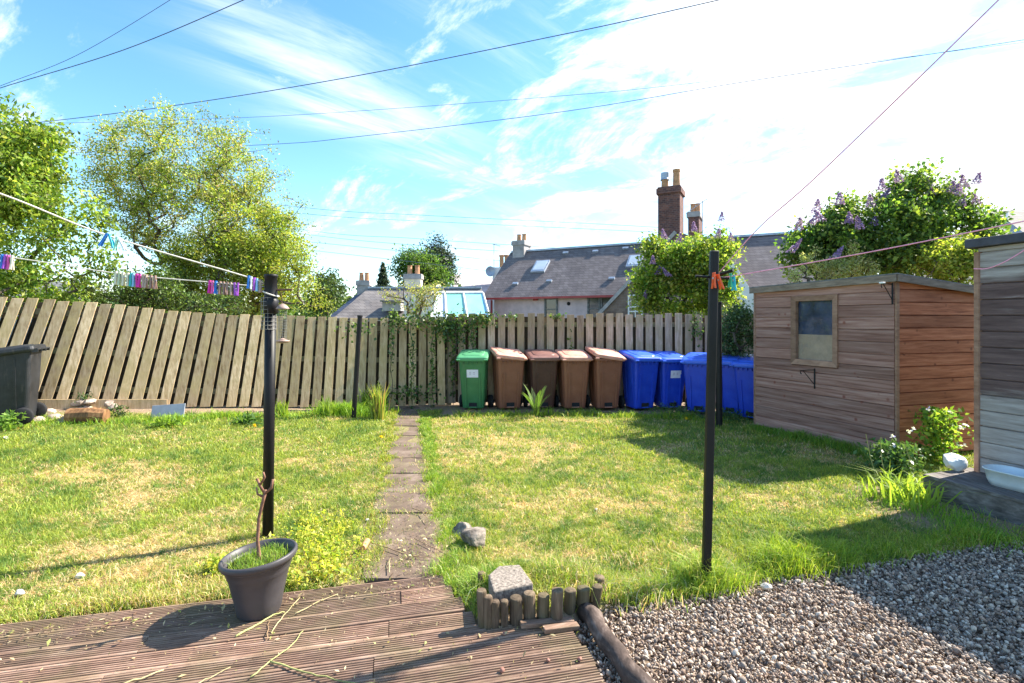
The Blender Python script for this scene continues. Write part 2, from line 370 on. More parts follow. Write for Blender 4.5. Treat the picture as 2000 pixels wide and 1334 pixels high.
M['glass_green'] = glassy('green_pane', (.25,.62,.52), .25)
M['glass_cyan'] = glassy('cyan_pane', (.30,.68,.80), .25)
M['glass_pale'] = glassy('pale_pane', (.60,.66,.74), .25)
def clearglass():
    m = Mt('shed_glass', .05, .5); t = m.n('ShaderNodeBsdfTransparent'); t.inputs[0].default_value = (.88,.89,.90,1)
    g = m.n('ShaderNodeBsdfGlossy'); g.inputs['Roughness'].default_value = .04
    d = m.n('ShaderNodeBsdfDiffuse'); d.inputs[0].default_value = (.5,.52,.55,1)
    sm = m.vec(m.ramp(m.noise(m.obj(), 9, 6, .7), [(.45,(.02,.02,.02)), (.8,(.13,.13,.13))]), 0)
    a = m.n('ShaderNodeMixShader'); m.l(sm, a.inputs[0]); m.l(t.outputs[0], a.inputs[1]); m.l(d.outputs[0], a.inputs[2])
    lw = m.n('ShaderNodeLayerWeight'); lw.inputs[0].default_value = .25
    b = m.n('ShaderNodeMixShader'); m.l(lw.outputs['Fresnel'], b.inputs[0]); m.l(a.outputs[0], b.inputs[1]); m.l(g.outputs[0], b.inputs[2])
    m.l(b.outputs[0], m.out.inputs[0]); return m.m
M['clear'] = clearglass()
def binmat(name, c, rough=.45, fade=None, fsc=5):
    m = Mt(name, rough, .45); v = m.obj(); f = m.noise(v, fsc, 7, .7)
    hi = fade or tuple(min(1, x*1.25+.005) for x in c)
    cc = m.ramp(f, [(.35, c), (.7, hi)]); du = m.ramp(m.noise(m.obj((6,6,1)), 3, 8, .75), [(.55,(0,0,0)), (.75,(1,1,1))]); cc = m.mix(m.math('MULTIPLY', m.vec(du, 0), .16), cc, (.34,.26,.20)); m.color(cc); m.bump(m.noise(v, 40, 3, .5), .06, .003); return m.m
M['bin_green'] = binmat('green_plastic', (.035,.15,.055)); M['lid_green'] = binmat('green_lid_plastic', (.07,.26,.12))
M['bin_brown'] = binmat('brown_plastic', (.21,.075,.042), .5, (.26,.10,.06)); M['lid_brown'] = binmat('faded_brown_lid', (.50,.21,.15), .6, (.72,.38,.29))
M['bin_brown_dark'] = binmat('dark_brown_plastic', (.06,.022,.018), .5, (.085,.034,.026)); M['lid_brown_dark'] = binmat('dark_brown_lid', (.15,.065,.055), .5, (.24,.12,.10))
M['bin_blue'] = binmat('blue_plastic', (.012,.045,.46), .4, (.018,.07,.56)); M['lid_blue'] = binmat('blue_lid_plastic', (.03,.10,.68), .35, (.06,.17,.76))  # lid blue brighter than the body: sun highlight put into the colour
M['bin_black'] = binmat('black_plastic', (.007,.008,.010), .5, (.028,.030,.036), 3)
M['rubber'] = plain('rubber', (.02,.02,.022), .8, .2, .2, 10)
M['paper'] = plain('paper_label', (.72,.68,.76), .8, .2, .04, 20)
M['ink'] = plain('faded_ink', (.42,.34,.44), .8, .2, .1, 20)

# ------------------------------------------------------------------ ground heights and plan
DECK = [(-6.0,2.06),(-0.46,3.34),(-0.14,2.735),(.18,2.80),(.20,2.70),(0.36,2.69),(0.47,2.30),(0.62,1.30),(-6.0,1.30)]
GRAVEL = [(0.36,2.69),(0.40,2.93),(0.62,3.02),(1.15,3.12),(1.43,3.26),(2.04,3.42),(2.9,3.66),(3.75,3.86),(5.2,3.95),(5.2,1.2),(0.62,1.2),(0.47,2.3)]
def fence_l(t): return Vector((-1.30-.927*t, 10.0-.375*t))
def hgt(x, y):
    x = np.asarray(x, float); y = np.asarray(y, float)
    s = np.clip((y-3.4)/5.0, 0, 1); s = s*s*(3-2*s)
    h = 0.0385*np.power(np.clip(-x-1.3, 0, 9), 1.3)*s
    h = h + .11*np.exp(-((x-.20)/.38)**4-((y-3.13)/.26)**4)
    h = h + .018*(vnoise(x, y, 1.1, 3)-.5) + .012*(vnoise(x, y, 3.5, 4)-.5)
    return h
def lit(x, y): return float(hgt(x, y))
PATHC = [(-.70,3.30),(-.80,3.9),(-1.09,5.14),(-1.36,6.5),(-1.62,7.7),(-1.86,9.0),(-2.0,9.7)]
def path_x(y):
    return np.interp(y, [p[1] for p in PATHC], [p[0] for p in PATHC])
def soil_mask(x, y):
    """1 where bare soil / under the bins and along the fence"""
    x = np.asarray(x, float); y = np.asarray(y, float)
    dl = (x+1.30)*.375*-1 + (y-10.0)*.927     # signed distance behind the left fence line
    dl = -( (x+1.30)*(-.375)+(y-10.0)*.927)
    left = np.where(x < -1.3, dl, 99)
    rightd = np.where(x >= -1.3, 9.98-y, 99)
    edge = np.where(x < -1.3, .48, .98)+.16*(vnoise(x, y, 2.4, 8)-.5)
    edge = np.where(x > 3.2, edge+.25, edge)
    d = np.minimum(left, rightd)
    m = np.clip((edge-d)/.15, 0, 1)
    px_ = path_x(y); m = np.maximum(m, .8*((np.abs(x-px_) < .38) & (y < 4.3) & (vnoise(x, y, 3.1, 55) > .42)))
    m = np.maximum(m, .55*(np.abs(x-px_) < .27+.14*vnoise(x, y, 4, 56)))
    m = np.maximum(m, ((x > -.2) & (x < .40) & (y < 2.87)).astype(float))
    m = np.maximum(m, np.clip(1-(np.abs(x-3.85)/.75)**4-(np.abs(y-4.55)/.75)**4, 0, 1))
    return m
DRY = [(1100,872,.55,.3,1),(1040,918,.3,.16,.9),(955,950,.22,.14,1),(1190,1005,.5,.16,1),(1290,1030,.42,.17,1),(1060,985,.3,.12,.6),(1000,1085,.25,.1,.6),(1500,1040,.45,.14,.9),
       (1190,1090,.3,.1,.7),(200,940,.75,.18,1),(300,968,.8,.2,1),(150,1075,.45,.13,.9),(330,1062,.6,.14,1),(430,1000,.5,.12,.8),(440,1040,.4,.1,.7),(230,1130,.3,.12,.6),(980,860,.3,.15,.5),
       (1420,900,.4,.3,.35),(1640,1015,.5,.16,.5),(560,905,.3,.2,.4),(1350,1075,.3,.1,.8)]
def dry(x, y):
    d = np.zeros(np.shape(x))
    for px, py, rx, ry, a in DRY:
        c = G(px, py); d = np.maximum(d, a*np.exp(-((x-c.x)/(rx*1.1))**2-((y-c.y)/(ry*1.5))**2))
    n = vnoise(x, y, 1.6, 21)*.5+vnoise(x, y, 4.3, 22)*.3+vnoise(x, y, 11, 23)*.2
    n = n+.35*(vnoise(x, y, 19, 24)-.5); fine = vnoise(x, y, 27, 25)-.5; return np.clip(d*.5+(n-.5)*1.9+fine*1.0+.04, 0, 1)

# lawn surface: one sheet with real relief
def lawn():
    xs = np.arange(-13, 9.01, .075); ys = np.arange(1.2, 13.01, .075); X, Y = np.meshgrid(xs, ys)
    Z = hgt(X, Y); hole = inpoly(X, Y, DECK) | inpoly(X, Y, GRAVEL); Z = np.where(hole, -.07, Z-.004)
    nx = len(xs); idx = np.arange(len(ys)*nx).reshape(len(ys), nx)
    f = np.stack([idx[:-1,:-1], idx[:-1,1:], idx[1:,1:], idx[1:,:-1]], -1).reshape(-1, 4)
    v = np.stack([X, Y, Z], -1).reshape(-1, 3); x = v[:,0]; y = v[:,1]
    d = dry(x, y)[:,None]; s = np.maximum(soil_mask(x, y), inpoly(x, y, DECK) | inpoly(x, y, GRAVEL))[:,None]
    g = np.array([.14,.17,.035])*(1-d)+np.array([.40,.29,.14])*d
    c = g*(1-s)+np.array([.26,.19,.135])*s
    m = Mt('lawn_ground', .95, .1); cc = m.attr('col', 'Color'); nn = m.noise(m.obj(), 45, 5, .7)
    m.color(m.mix(.7, cc, m.ramp(nn, [(.3,(.45,.45,.45)), (.7,(1.5,1.5,1.4))]), 'MULTIPLY')); m.bump(nn, .8, .02)
    tag(np_mesh('lawn', v, f, m.m, col=c, smooth=True), kind='structure')
lawn()
mb = MB(); mb.add([(-600,-600,-.09),(600,-600,-.09),(600,900,-.09),(-600,900,-.09)], [(0,1,2,3)])
tag(mb.build('ground', plain('far_ground', (.10,.12,.05), .95, .1, .3, .4)), kind='structure')

# path of slabs
def path():
    mb = MB(); y = 3.27; k = 0
    L_ = [.52,.62,.55,.62,.6,.62,.58,.62,.6,.6,.62]
    for q in L_:
        y2 = y+q; 
        xa, xb = float(path_x(y)), float(path_x(y2)); w0 = .235+random.uniform(-.03,.03); w1 = .235+random.uniform(-.03,.03)
        if k == 0: w0 = w1 = .25
        g = .012; dz = random.uniform(-.004,.006); off = random.uniform(-.02,.02)
        n = 7; loops = []
        top = []
        for (ax, ay, ww) in ((xa, y+g, w0), (xb, y2-g, w1)):
            top.append([(ax-ww+off, ay), (ax+ww+off, ay)])
        # irregular outline
        P = []
        for i in range(n): t = i/(n-1); P.append((top[0][0][0]*(1-t)+top[0][1][0]*t, top[0][0][1]+random.uniform(-.008,.008)))
        for i in range(1, n): t = i/(n-1); P.append((top[0][1][0]*(1-t)+top[1][1][0]*t+random.uniform(-.03,.012), top[0][1][1]*(1-t)+top[1][1][1]*t))
        for i in range(1, n): t = i/(n-1); P.append((top[1][1][0]*(1-t)+top[1][0][0]*t, top[1][1][1]+random.uniform(-.008,.008)))
        for i in range(1, n-1): t = i/(n-1); P.append((top[1][0][0]*(1-t)+top[0][0][0]*t+random.uniform(-.03,.012), top[1][0][1]*(1-t)+top[0][0][1]*t))
        zt = .004+dz+lit(xa, y)
        mb.loft([[(a, b, zt-.07) for a, b in P], [(a, b, zt) for a, b in P]], random.random())
        y = y2; k += 1
    return tag(mb.build('path', M['path'], bevel=.004), kind='structure')
path()

# decking: grooved boards
def deck():
    e = Vector((.974,.226)); n = Vector((-.226,.974)); mb = MB()
    bd = [(-.47,3.36),(-.15,2.73),(.17,2.80),(.19,2.69),(.345,2.68),(.455,2.3),(.60,1.3)]
    c = 3.335; i = 0
    while c > 1.45:
        c0 = c-.143; cm = c-.07
        best = None
        for (x0,y0),(x1,y1) in zip(bd, bd[1:]):
            d0 = n.x*x0+n.y*y0-cm; d1 = n.x*x1+n.y*y1-cm
            if d0*d1 <= 0 and d0 != d1:
                t = d0/(d0-d1); x = x0+(x1-x0)*t; y = y0+(y1-y0)*t; s = e.x*x+e.y*y
                best = s if best is None else max(best, s)
        if best is None: c = c0-.004; i += 1; continue
        best += random.uniform(-.015,.01)
        js = -.63/.974+cm*0+.226*cm/.974*0+(.03 if i % 2 else 0)
        # joint at X about -0.63 on every second board, further joints out to the left
        sj = (-.66+.226*cm)/.974
        cuts = [best]
        if i % 2 == 1 and i > 0: cuts += [sj, sj-2.4]
        else: cuts += [sj-1.25]
        cuts.append(-5.6)
        for a, b in zip(cuts, cuts[1:]):
            s1, s0 = a-.002, b+.002
            if s1-s0 < .1: continue
            # ridge profile
            prof = [(0, -.03), (0, -.003), (.004, 0), (.012, 0)]
            k = .012; m_ = 7; pw = (.143-.024)/m_
            for q in range(m_):
                b0 = .012+q*pw
                prof += [(b0+pw*.18, 0) if q else (b0+pw*.1, 0), (b0+pw*.32, -.007), (b0+pw*.68, -.007), (b0+pw*.82, 0)]
            prof += [(.139, 0), (.143, -.003), (.143, -.03)]
            dz = random.uniform(-.003,.003); sag = random.uniform(-.004,.004)
            nl = 6; loops = []
            for j in range(nl+1):
                s = s0+(s1-s0)*j/nl; 
                loops.append([(e.x*s+n.x*(c0+p), e.y*s+n.y*(c0+p), .02+dz+sag*j/nl+z) for p, z in prof])
            mb.loft(loops, random.random())
        c = c0-.0045; i += 1
    o = mb.build('decking', M['deck']); tag(o, kind='structure')
    # joists under the boards, part of the same deck
deck()

# gravel
def ico():
    import bmesh
    bm = bmesh.new(); bmesh.ops.create_icosphere(bm, subdivisions=2, radius=1)
    v = np.array([x.co[:] for x in bm.verts]); f = np.array([[q.index for q in p.verts] for p in bm.faces]); bm.free(); return v, f
IV, IF = ico()
def rotmats(n):
    q = rng.normal(size=(n, 4)); q /= np.linalg.norm(q, axis=1)[:,None]; a, b, c, d = q.T
    return np.stack([1-2*(c*c+d*d), 2*(b*c-a*d), 2*(b*d+a*c), 2*(b*c+a*d), 1-2*(b*b+d*d), 2*(c*d-a*b), 2*(b*d-a*c), 2*(c*d+a*b), 1-2*(b*b+c*c)], -1).reshape(n, 3, 3)
def stones(name, P, size, cols, mat, **k):
    n = len(P); V = np.empty((n, len(IV), 3), np.float32); Rm = rotmats(n)
    shapes = []
    for s in range(10):
        r = np.random.default_rng(s); d = 1+.0*IV[:,0]
        for _ in range(5):
            ax = r.normal(size=3); ax /= np.linalg.norm(ax); d = np.minimum(d, (.62+.3*r.random())/np.maximum(np.abs(IV@ax), .05))
        shapes.append(IV*np.minimum(d,1.0)[:,None]*np.array([1, .55+.3*r.random(), .45+.35*r.random()]))
    pick = rng.integers(0, 10, n)
    for s in range(10):
        i = np.where(pick == s)[0]; V[i] = np.einsum('nij,vj->nvi', Rm[i], shapes[s])*size[i,None,None]+P[i,None,:]
    F = (IF[None]+np.arange(n)[:,None,None]*len(IV)).reshape(-1, 3); C = np.repeat(cols, len(IV), 0)
    return tag(np_mesh(name, V.reshape(-1,3), F, mat, col=C, smooth=True), **k)
gm = MB(); gm.add([(x, y, -.045) for x, y in GRAVEL], [tuple(range(len(GRAVEL)-1, -1, -1))])
tag(gm.build('gravel_bed', plain('gravel_bed_soil', (.20,.15,.11), .95, .1, .4, 40)), kind='structure')
def gravel():
    n = 84000; x = rng.uniform(.3, 4.6, n); y = rng.uniform(1.9, 4.0, n)
    j = rng.normal(0, .02, (2, n)); ok = inpoly(x+j[0], y+j[1], GRAVEL) & (x < y*1.4) ; x, y = x[ok], y[ok]
    keep = rng.random(len(x)) < .80; x, y = x[keep], y[keep]; n = len(x)
    z = -.038+rng.random(n)**1.0*.035+.01*vnoise(x, y, 3, 5); P = np.stack([x, y, z], -1)
    size = rng.lognormal(math.log(.0085), .42, n).clip(.0035, .022)
    base = np.array([[.32,.245,.19],[.42,.33,.25],[.18,.13,.10],[.50,.41,.33],[.29,.20,.15],[.14,.115,.10],[.36,.27,.20],[.48,.41,.34],[.22,.18,.15],[.22,.155,.115]])
    c = base[rng.integers(0, len(base), n)]*rng.uniform(.85, 1.5, (n, 1))
    stones('gravel', P, size, c, colmat('gravel_stone', .75, .3, .3, 90), kind='stuff', label='loose grey and brown gravel stones beside the decking', cat='gravel')
gravel()

# ------------------------------------------------------------------ leaves, grass
def blades(P, h, wd, lean, cols, heading=None):
    n = len(P); a = rng.uniform(0, 2*math.pi, n) if heading is None else heading
    b = rng.uniform(0, 2*math.pi, n); s = np.stack([np.cos(a), np.sin(a), 0*a], -1)*wd[:,None]*.5
    t = np.stack([np.cos(b), np.sin(b), 0*b], -1)*(h*lean)[:,None]; up = np.zeros((n,3)); up[:,2] = h
    m = P+t*.35+up*.62; V = np.stack([P-s, P+s, m+s*.7, m-s*.7, P+t+up*(1-.25*lean[:,None])], 1)
    V = V.reshape(-1, 3); i = np.arange(n)*5
    F = np.concatenate([np.stack([i, i+1, i+2], -1), np.stack([i, i+2, i+3], -1), np.stack([i+3, i+2, i+4], -1)])
    return V, F, np.repeat(cols, 5, 0)
def grasscol(n, d, cl=None):
    g = np.array([[.25,.32,.035],[.34,.385,.05],[.17,.26,.035],[.42,.43,.085],[.22,.31,.06]])[rng.integers(0, 5, n)]
    st = np.array([[.66,.50,.26],[.58,.41,.20],[.70,.60,.36],[.50,.31,.16]])[rng.integers(0, 4, n)]
    if cl is not None: g = g*(1-.42*cl[:,None])*np.array([1,1,1])+cl[:,None]*np.array([-.03,.02,.01])
    m = (rng.random(n) < d*.85)[:,None]; return np.where(m, st, g)*rng.uniform(.75, 1.25, (n, 1))
JT = 3.27+np.cumsum([0,.52,.62,.55,.62,.6,.62,.58,.62,.6,.6,.62])
def joint(y): return np.min(np.abs(np.asarray(y)[:,None]-JT[None,2:]), axis=1)
def onlawn(x, y):
    ok = ~inpoly(x, y, DECK) & ~inpoly(x, y, GRAVEL)
    pw = .215+.14*(vnoise(x, y, 2.6, 31)-.55)+.07*(vnoise(x, y, 9, 32)-.5)
    onpath = (np.abs(x-path_x(y)) < pw) & (y > 3.2)
    ok &= ~onpath | ((y > 3.4) & (rng.random(len(x)) < .03+.9*(joint(y) < .02+.05*vnoise(x, y, 3, 35))*np.clip((vnoise(x, y, 4, 33)-.35)*5, 0, 1)+.5*np.clip((vnoise(x, y, 5, 36)-.72)*8, 0, 1)))
    ok &= rng.random(len(x)) > soil_mask(x, y)*.97
    ok &= ~inpoly(x, y, SHEDP)
    return ok
SHEDP = [(3.86,8.1),(4.64,6.2),(6.4,6.9),(5.7,8.8)]
def grass():
    Vs, Fs, Cs = [], [], []; off = 0
    for (x0,x1,y0,y1,n,hh,ww) in ((-4.6,4.4,2.0,4.3,210000,.036,.0040), (-7.5,6,4.3,6.2,125000,.036,.0055), (-10.5,6.5,6.2,9.9,120000,.038,.0085)):
        x = rng.uniform(x0, x1, n); y = rng.uniform(y0, y1, n); ok = onlawn(x, y) & (np.abs(x) < y*1.12+.3); x, y = x[ok], y[ok]; n = len(x)
        d = dry(x, y); P = np.stack([x, y, hgt(x, y)-.004+.008*(np.abs(x-path_x(y)) < .25)], -1)
        tall = vnoise(x, y, 2.5, 41)*.6+vnoise(x, y, 8, 42)*.9
        h = hh*rng.uniform(.5, 1.35, n)*(.45+tall)*(1-.45*d)
        lean = rng.uniform(.3, 1.5, n)+d*.8
        V, F, C = blades(P, h, ww*rng.uniform(.7, 1.3, n), lean, grasscol(n, d, np.clip((vnoise(x, y, 4.5, 61)*.6+vnoise(x, y, 13, 62)*.5-.52)*4, 0, 1))); Vs.append(V); Fs.append(F+off); Cs.append(C); off += len(V)
    # longer fringe along edges of deck, gravel, path, fence, poles
    def fringe(pts, n, spread, h0, colmul=(1,1,1), dryp=.12):
        nonlocal off
        pts = np.array(pts); seg = rng.integers(0, len(pts)-1, n); t = rng.random(n)[:,None]
        p = pts[seg]*(1-t)+pts[seg+1]*t+rng.normal(0, spread, (n, 2)); x, y = p.T
        ok = ~inpoly(x, y, [(a, b-.03) for a, b in DECK]); x, y = x[ok], y[ok]; n = len(x)
        P = np.stack([x, y, hgt(x, y)-.01], -1); h = h0*rng.uniform(.4, 1.3, n)*(.35+1.25*vnoise(x, y, 5, 71))
        V, F, C = blades(P, h, rng.uniform(.003, .006, n)*np.clip(y/4, 1, 2.2), rng.uniform(.2, 1.2, n), grasscol(n, np.full(n, dryp))*np.array(colmul)); Vs.append(V); Fs.append(F+off); Cs.append(C); off += len(V)
    fringe([(-5,2.38),(-2.7,2.90),(-1.2,3.27)], 7000, .035, .055, (1,1,1), .45)
    fringe([(.7,3.12),(1.2,3.22),(1.43,3.34),(2.04,3.50),(2.9,3.74),(3.7,3.96)], 7000, .06, .085, (.85,1,.7), .05)
    fringe([(1.75,3.5),(2.3,3.62)], 1800, .09, .115, (.9,1.05,.6), .03)
    fringe([(1.1,3.25),(1.45,3.35)], 1500, .07, .13, (.9,1.05,.8), .15)
    fringe([(.2,3.15),(.6,3.15),(.8,3.1)], 1500, .07, .085, (.9,1,1), .3)
    for yy in np.arange(3.3, 9, .5):
        px = float(path_x(yy)); k_ = random.uniform(-.04,.03); fringe([(px+.28+k_,yy),(px+.28-k_,yy+.5)], 800, .04, .06, (.8,1,.7), .1); k_ = random.uniform(-.04,.03); fringe([(px-.28+k_,yy),(px-.28-k_,yy+.5)], 700, .045, .05, (.95,1,.8), .25)
    fringe([(-.40,3.3),(-.2,3.1)], 1800, .09, .09, (.8,1,.9), .1)
    fringe([(-3.2,8.75),(-2.35,8.95)], 3000, .13, .17, (.8,1.1,.6), 0)
    fringe([(-7.2,6.7),(-5.2,7.45),(-4.4,7.95),(-2.6,8.75)], 3200, .10, .10, (.8,1.05,.6), .03)
    fringe([(-.9,8.95),(1.0,9.0),(2.6,8.8),(3.6,8.5)], 3500, .10, .10, (.85,1.0,.7), .05)
    fringe([(3.75,7.9),(4.45,6.1)], 2500, .08, .12, (.6,.85,.6), .05)
    fringe([(.45,3.3),(.75,3.55),(1.3,3.75)], 1600, .14, .055, (1.1,1.1,1.4), .55)
    fringe([(.5,3.12),(.95,3.2)], 1200, .09, .085, (1.1,1.1,1.5), .5)
    fringe([(-2.6,3.0),(-1.3,3.45)], 2500, .12, .07, (1,1,1), .7)
    fringe([(3.3,4.8),(3.7,4.4),(3.75,4.0),(3.6,3.95)], 1900, .14, .10, (.7,1,.6), .03)
    tag(np_mesh('grass', np.concatenate(Vs), np.concatenate(Fs), M['grass'], col=np.concatenate(Cs)), kind='stuff', label='short patchy green grass with dry straw coloured areas', cat='grass')
grass()

def leaves(P, size, cols, aspect=.5, droop=.2, up=.4):
    n = len(P); d = rng.normal(size=(n,3)); d[:,2] -= droop; d /= np.linalg.norm(d, axis=1)[:,None]
    nn = rng.normal(size=(n,3)); nn[:,2] += up; s = np.cross(d, nn); s /= np.linalg.norm(s, axis=1)[:,None]+1e-9; nm = np.cross(s, d)
    L_ = size[:,None]; V = np.stack([P, P+d*L_*.45+s*L_*aspect*.5+nm*L_*.07, P+d*L_-nm*L_*.08, P+d*L_*.45-s*L_*aspect*.5+nm*L_*.07], 1).reshape(-1,3)
    F = (np.arange(n)[:,None]*4+np.array([0,1,2,3])); return V, F, np.repeat(cols, 4, 0)
def palette(n, base, var=.25):
    b = np.array(base)[rng.integers(0, len(base), n)]; return b*rng.uniform(1-var, 1+var, (n, 1))
def skeleton(name, base, att, parent, r0=.09, tip=.006, step=.22, mat=None, jit=.03, sides=5):
    """branches grown from the base to every attractor; returns the nodes"""
    nodes = [np.array(b, float) for b in base]; par = [-1]+[i for i in range(len(base)-1)]
    order = np.argsort(np.linalg.norm(att-nodes[0], axis=1))
    for i in order:
        a = att[i]; A = np.array(nodes); d = np.linalg.norm(A-a, axis=1)+.35*np.maximum(0, A[:,2]-a[2]+.1)
        j = int(np.argmin(d)); p = A[j]; n = max(1, int(np.linalg.norm(a-p)/step)); b = p.copy(); ln_ = np.linalg.norm(a-p)
        for k in range(1, n+1):
            q = p+(a-p)*k/n; q = q+rng.normal(0, jit, 3)*(1 if k < n else 0); q[2] -= .10*math.sin(math.pi*k/n)*ln_
            nodes.append(q); par.append(j); j = len(nodes)-1
    cnt = np.ones(len(nodes))
    for i in range(len(nodes)-1, 0, -1): cnt[par[i]] += cnt[i]
    rad = np.minimum(r0, tip*np.power(cnt, .48)); mb = MB()
    for i in range(1, len(nodes)):
        j = par[i]; mb.tube([nodes[j], nodes[i]], [min(rad[j], rad[i]*1.35), rad[i]], sides if rad[i] > .02 else 3, cap=False)
    return mb.build(name, mat or M['bark'], parent, smooth=True), np.array(nodes)
def blob(ells, n, shell=.0):
    """points filling a union of ellipsoids (cx,cy,cz,rx,ry,rz)"""
    E = np.array(ells, float); vol = E[:,3]*E[:,4]*E[:,5]; k = rng.choice(len(E), n, p=vol/vol.sum())
    u = rng.normal(size=(n,3)); u /= np.linalg.norm(u, axis=1)[:,None]; r = (shell+(1-shell)*rng.random(n))**(1/3)
    return E[k,:3]+u*r[:,None]*E[k,3:]
def pe(px, py, D, rx, ry, rd=None):     # ellipsoid by where it stands and how big it is
    c = W(px, py, D); return (c.x, c.y, c.z, rx*D/1000, (rd if rd else (rx+ry)/2)*D/1000, ry*D/1000)
def tree(name, label, base, ells, natt, nleaf, lsize, pal, spread=.16, tip=.006, group=None, r0=.09, cat='tree', aspect=.5, mat='leaf', shell=.25, parts=('trunk','crown'), var=.3, droop=.2, extra=None, gapf=1.0):
    root = empty(name, base[0], label=label, cat=cat, group=group)
    att = blob(ells, natt, shell); q_ = rng.random(len(att)) < .14
    ce = np.array(ells)[:, :3]; near = ce[np.argmin(np.linalg.norm(att[:,None]-ce[None], axis=2), axis=1)]
    att[q_] = near[q_]+(att[q_]-near[q_])*rng.uniform(1.1, 1.5, (q_.sum(), 1))
    if extra is not None: att = np.concatenate([att, extra])
    b0 = Vector(base[0]); B = [Vector(b)-b0 for b in base]; att = att-np.array(b0)
    _, nodes = skeleton(parts[0], B, att, root, r0, tip)
    nleaf = int(nleaf*1.5); lsize *= .84; ci = rng.integers(0, len(att), nleaf); ctone = rng.normal(1, .2, (len(att),1)).clip(.55,1.5)*(1+rng.normal(0,.06,(len(att),3)))
    tw = att[ci]+rng.normal(0, spread*.86, (nleaf,3))
    kp = vnoise(tw[:,0]+.6*tw[:,2]+7, tw[:,2]-.5*tw[:,1]+3, 1.9*gapf, 81)*.7+vnoise(tw[:,0]-tw[:,1], tw[:,2]*1.2+9, 4.5*gapf, 82)*.3 > .36
    tw = tw[kp]; ci = ci[kp]; nleaf = len(tw)
    k = nleaf//6; far = nodes[len(nodes)//3:]; tw[:k] = far[rng.integers(0, len(far), k)]+rng.normal(0, spread*.6, (k,3))
    V, F, C = leaves(tw, lsize*rng.uniform(.5,1.35,nleaf), palette(nleaf, pal, var)*ctone[ci], aspect, droop)
    np_mesh(parts[1], V, F, M[mat], root, col=C); return root, att

YG = [(.22,.30,.04),(.30,.36,.06),(.15,.24,.03),(.34,.36,.10)]
PALE = [(.36,.38,.14),(.42,.40,.20),(.28,.32,.08),(.40,.34,.22),(.22,.30,.05)]
DG = [(.045,.085,.025),(.07,.12,.03),(.10,.16,.035),(.05,.07,.02)]
# airy tree behind the leaning fence
D = 12.5
tree('garden_tree', 'airy tree with thin olive and yellow leaves and twin trunk behind the leaning fence',
     [(*W(412,700,D).xy, -.05), tuple(W(413,600,D)), tuple(W(418,540,D)), tuple(W(428,480,D+.1))],
     [pe(350,330,D,150,95), pe(410,420,D,150,110), pe(270,300,D,80,60), pe(470,330,D,60,80), pe(330,400,D,130,100), pe(500,450,D,80,70)],
     760, 46000, .07, PALE+YG+YG, .13, r0=.085, tip=.0038, extra=np.array([tuple(W(a,b,D)) for a,b in ((150,285),(175,300),(165,345),(205,350),(310,205),(335,215),(420,225),(365,222),(455,232),(520,262),(590,400),(610,440),(560,385),(250,235))]))
D = 12.0
tree('willow_bush', 'bright green feathery tree mass right of the airy tree, behind the fence',
     [(*W(470,720,D).xy, -.05), tuple(W(462,620,D)), tuple(W(480,560,D))],
     [pe(540,520,D,85,75), pe(450,540,D,110,80), pe(590,570,D,60,50), pe(380,570,D,90,50), pe(500,470,D,80,60)], 360, 32000, .08, YG+[(.26,.30,.05)], .15, r0=.07)
D = 9.3
tree('cherry_tree', 'large leafed bright green tree at the left edge behind the fence',
     [(*W(-60,760,D).xy, -.05), tuple(W(-50,560,D)), tuple(W(-30,430,D))],
     [pe(-5,400,D,115,110), pe(0,280,D,95,90), pe(-90,330,D,130,150), pe(55,500,D,80,70), pe(-20,560,D,90,50), pe(15,330,D,75,90), pe(70,550,D,110,40), pe(0,590,D,110,26)], 380, 32000, .11, [(.16,.26,.03),(.24,.33,.05),(.11,.20,.03),(.30,.36,.07)], .17,
     aspect=.45, droop=.7, r0=.12, extra=np.array([tuple(W(a,b,D)) for a,b in ((175,400),(190,415),(200,430),(150,440),(190,470),(170,490),(210,500),(130,480),(215,520),(180,530),(235,545))]))
D = 10.4
tree('dark_hedge', 'dark green leafy shrub spilling over the top of the leaning fence', [(*W(250,790,D).xy, .1), tuple(W(250,640,D))],
     [pe(200,590,D,110,35), pe(330,595,D,110,32), pe(430,600,D,70,24), pe(260,560,D,90,30)], 150, 12000, .075, DG+[(.16,.24,.05)], .13, cat='shrub', mat='darkleaf', parts=('stem','foliage'), r0=.05)
D = 30
tree('round_tree', 'dark round tree between the fence and the grey chimney', [(*W(640,700,D).xy, -.05), tuple(W(640,610,D))],
     [pe(640,570,D,26,38), pe(620,590,D,24,24)], 60, 3500, .2, DG, .3, mat='darkleaf', r0=.2, gapf=.4)
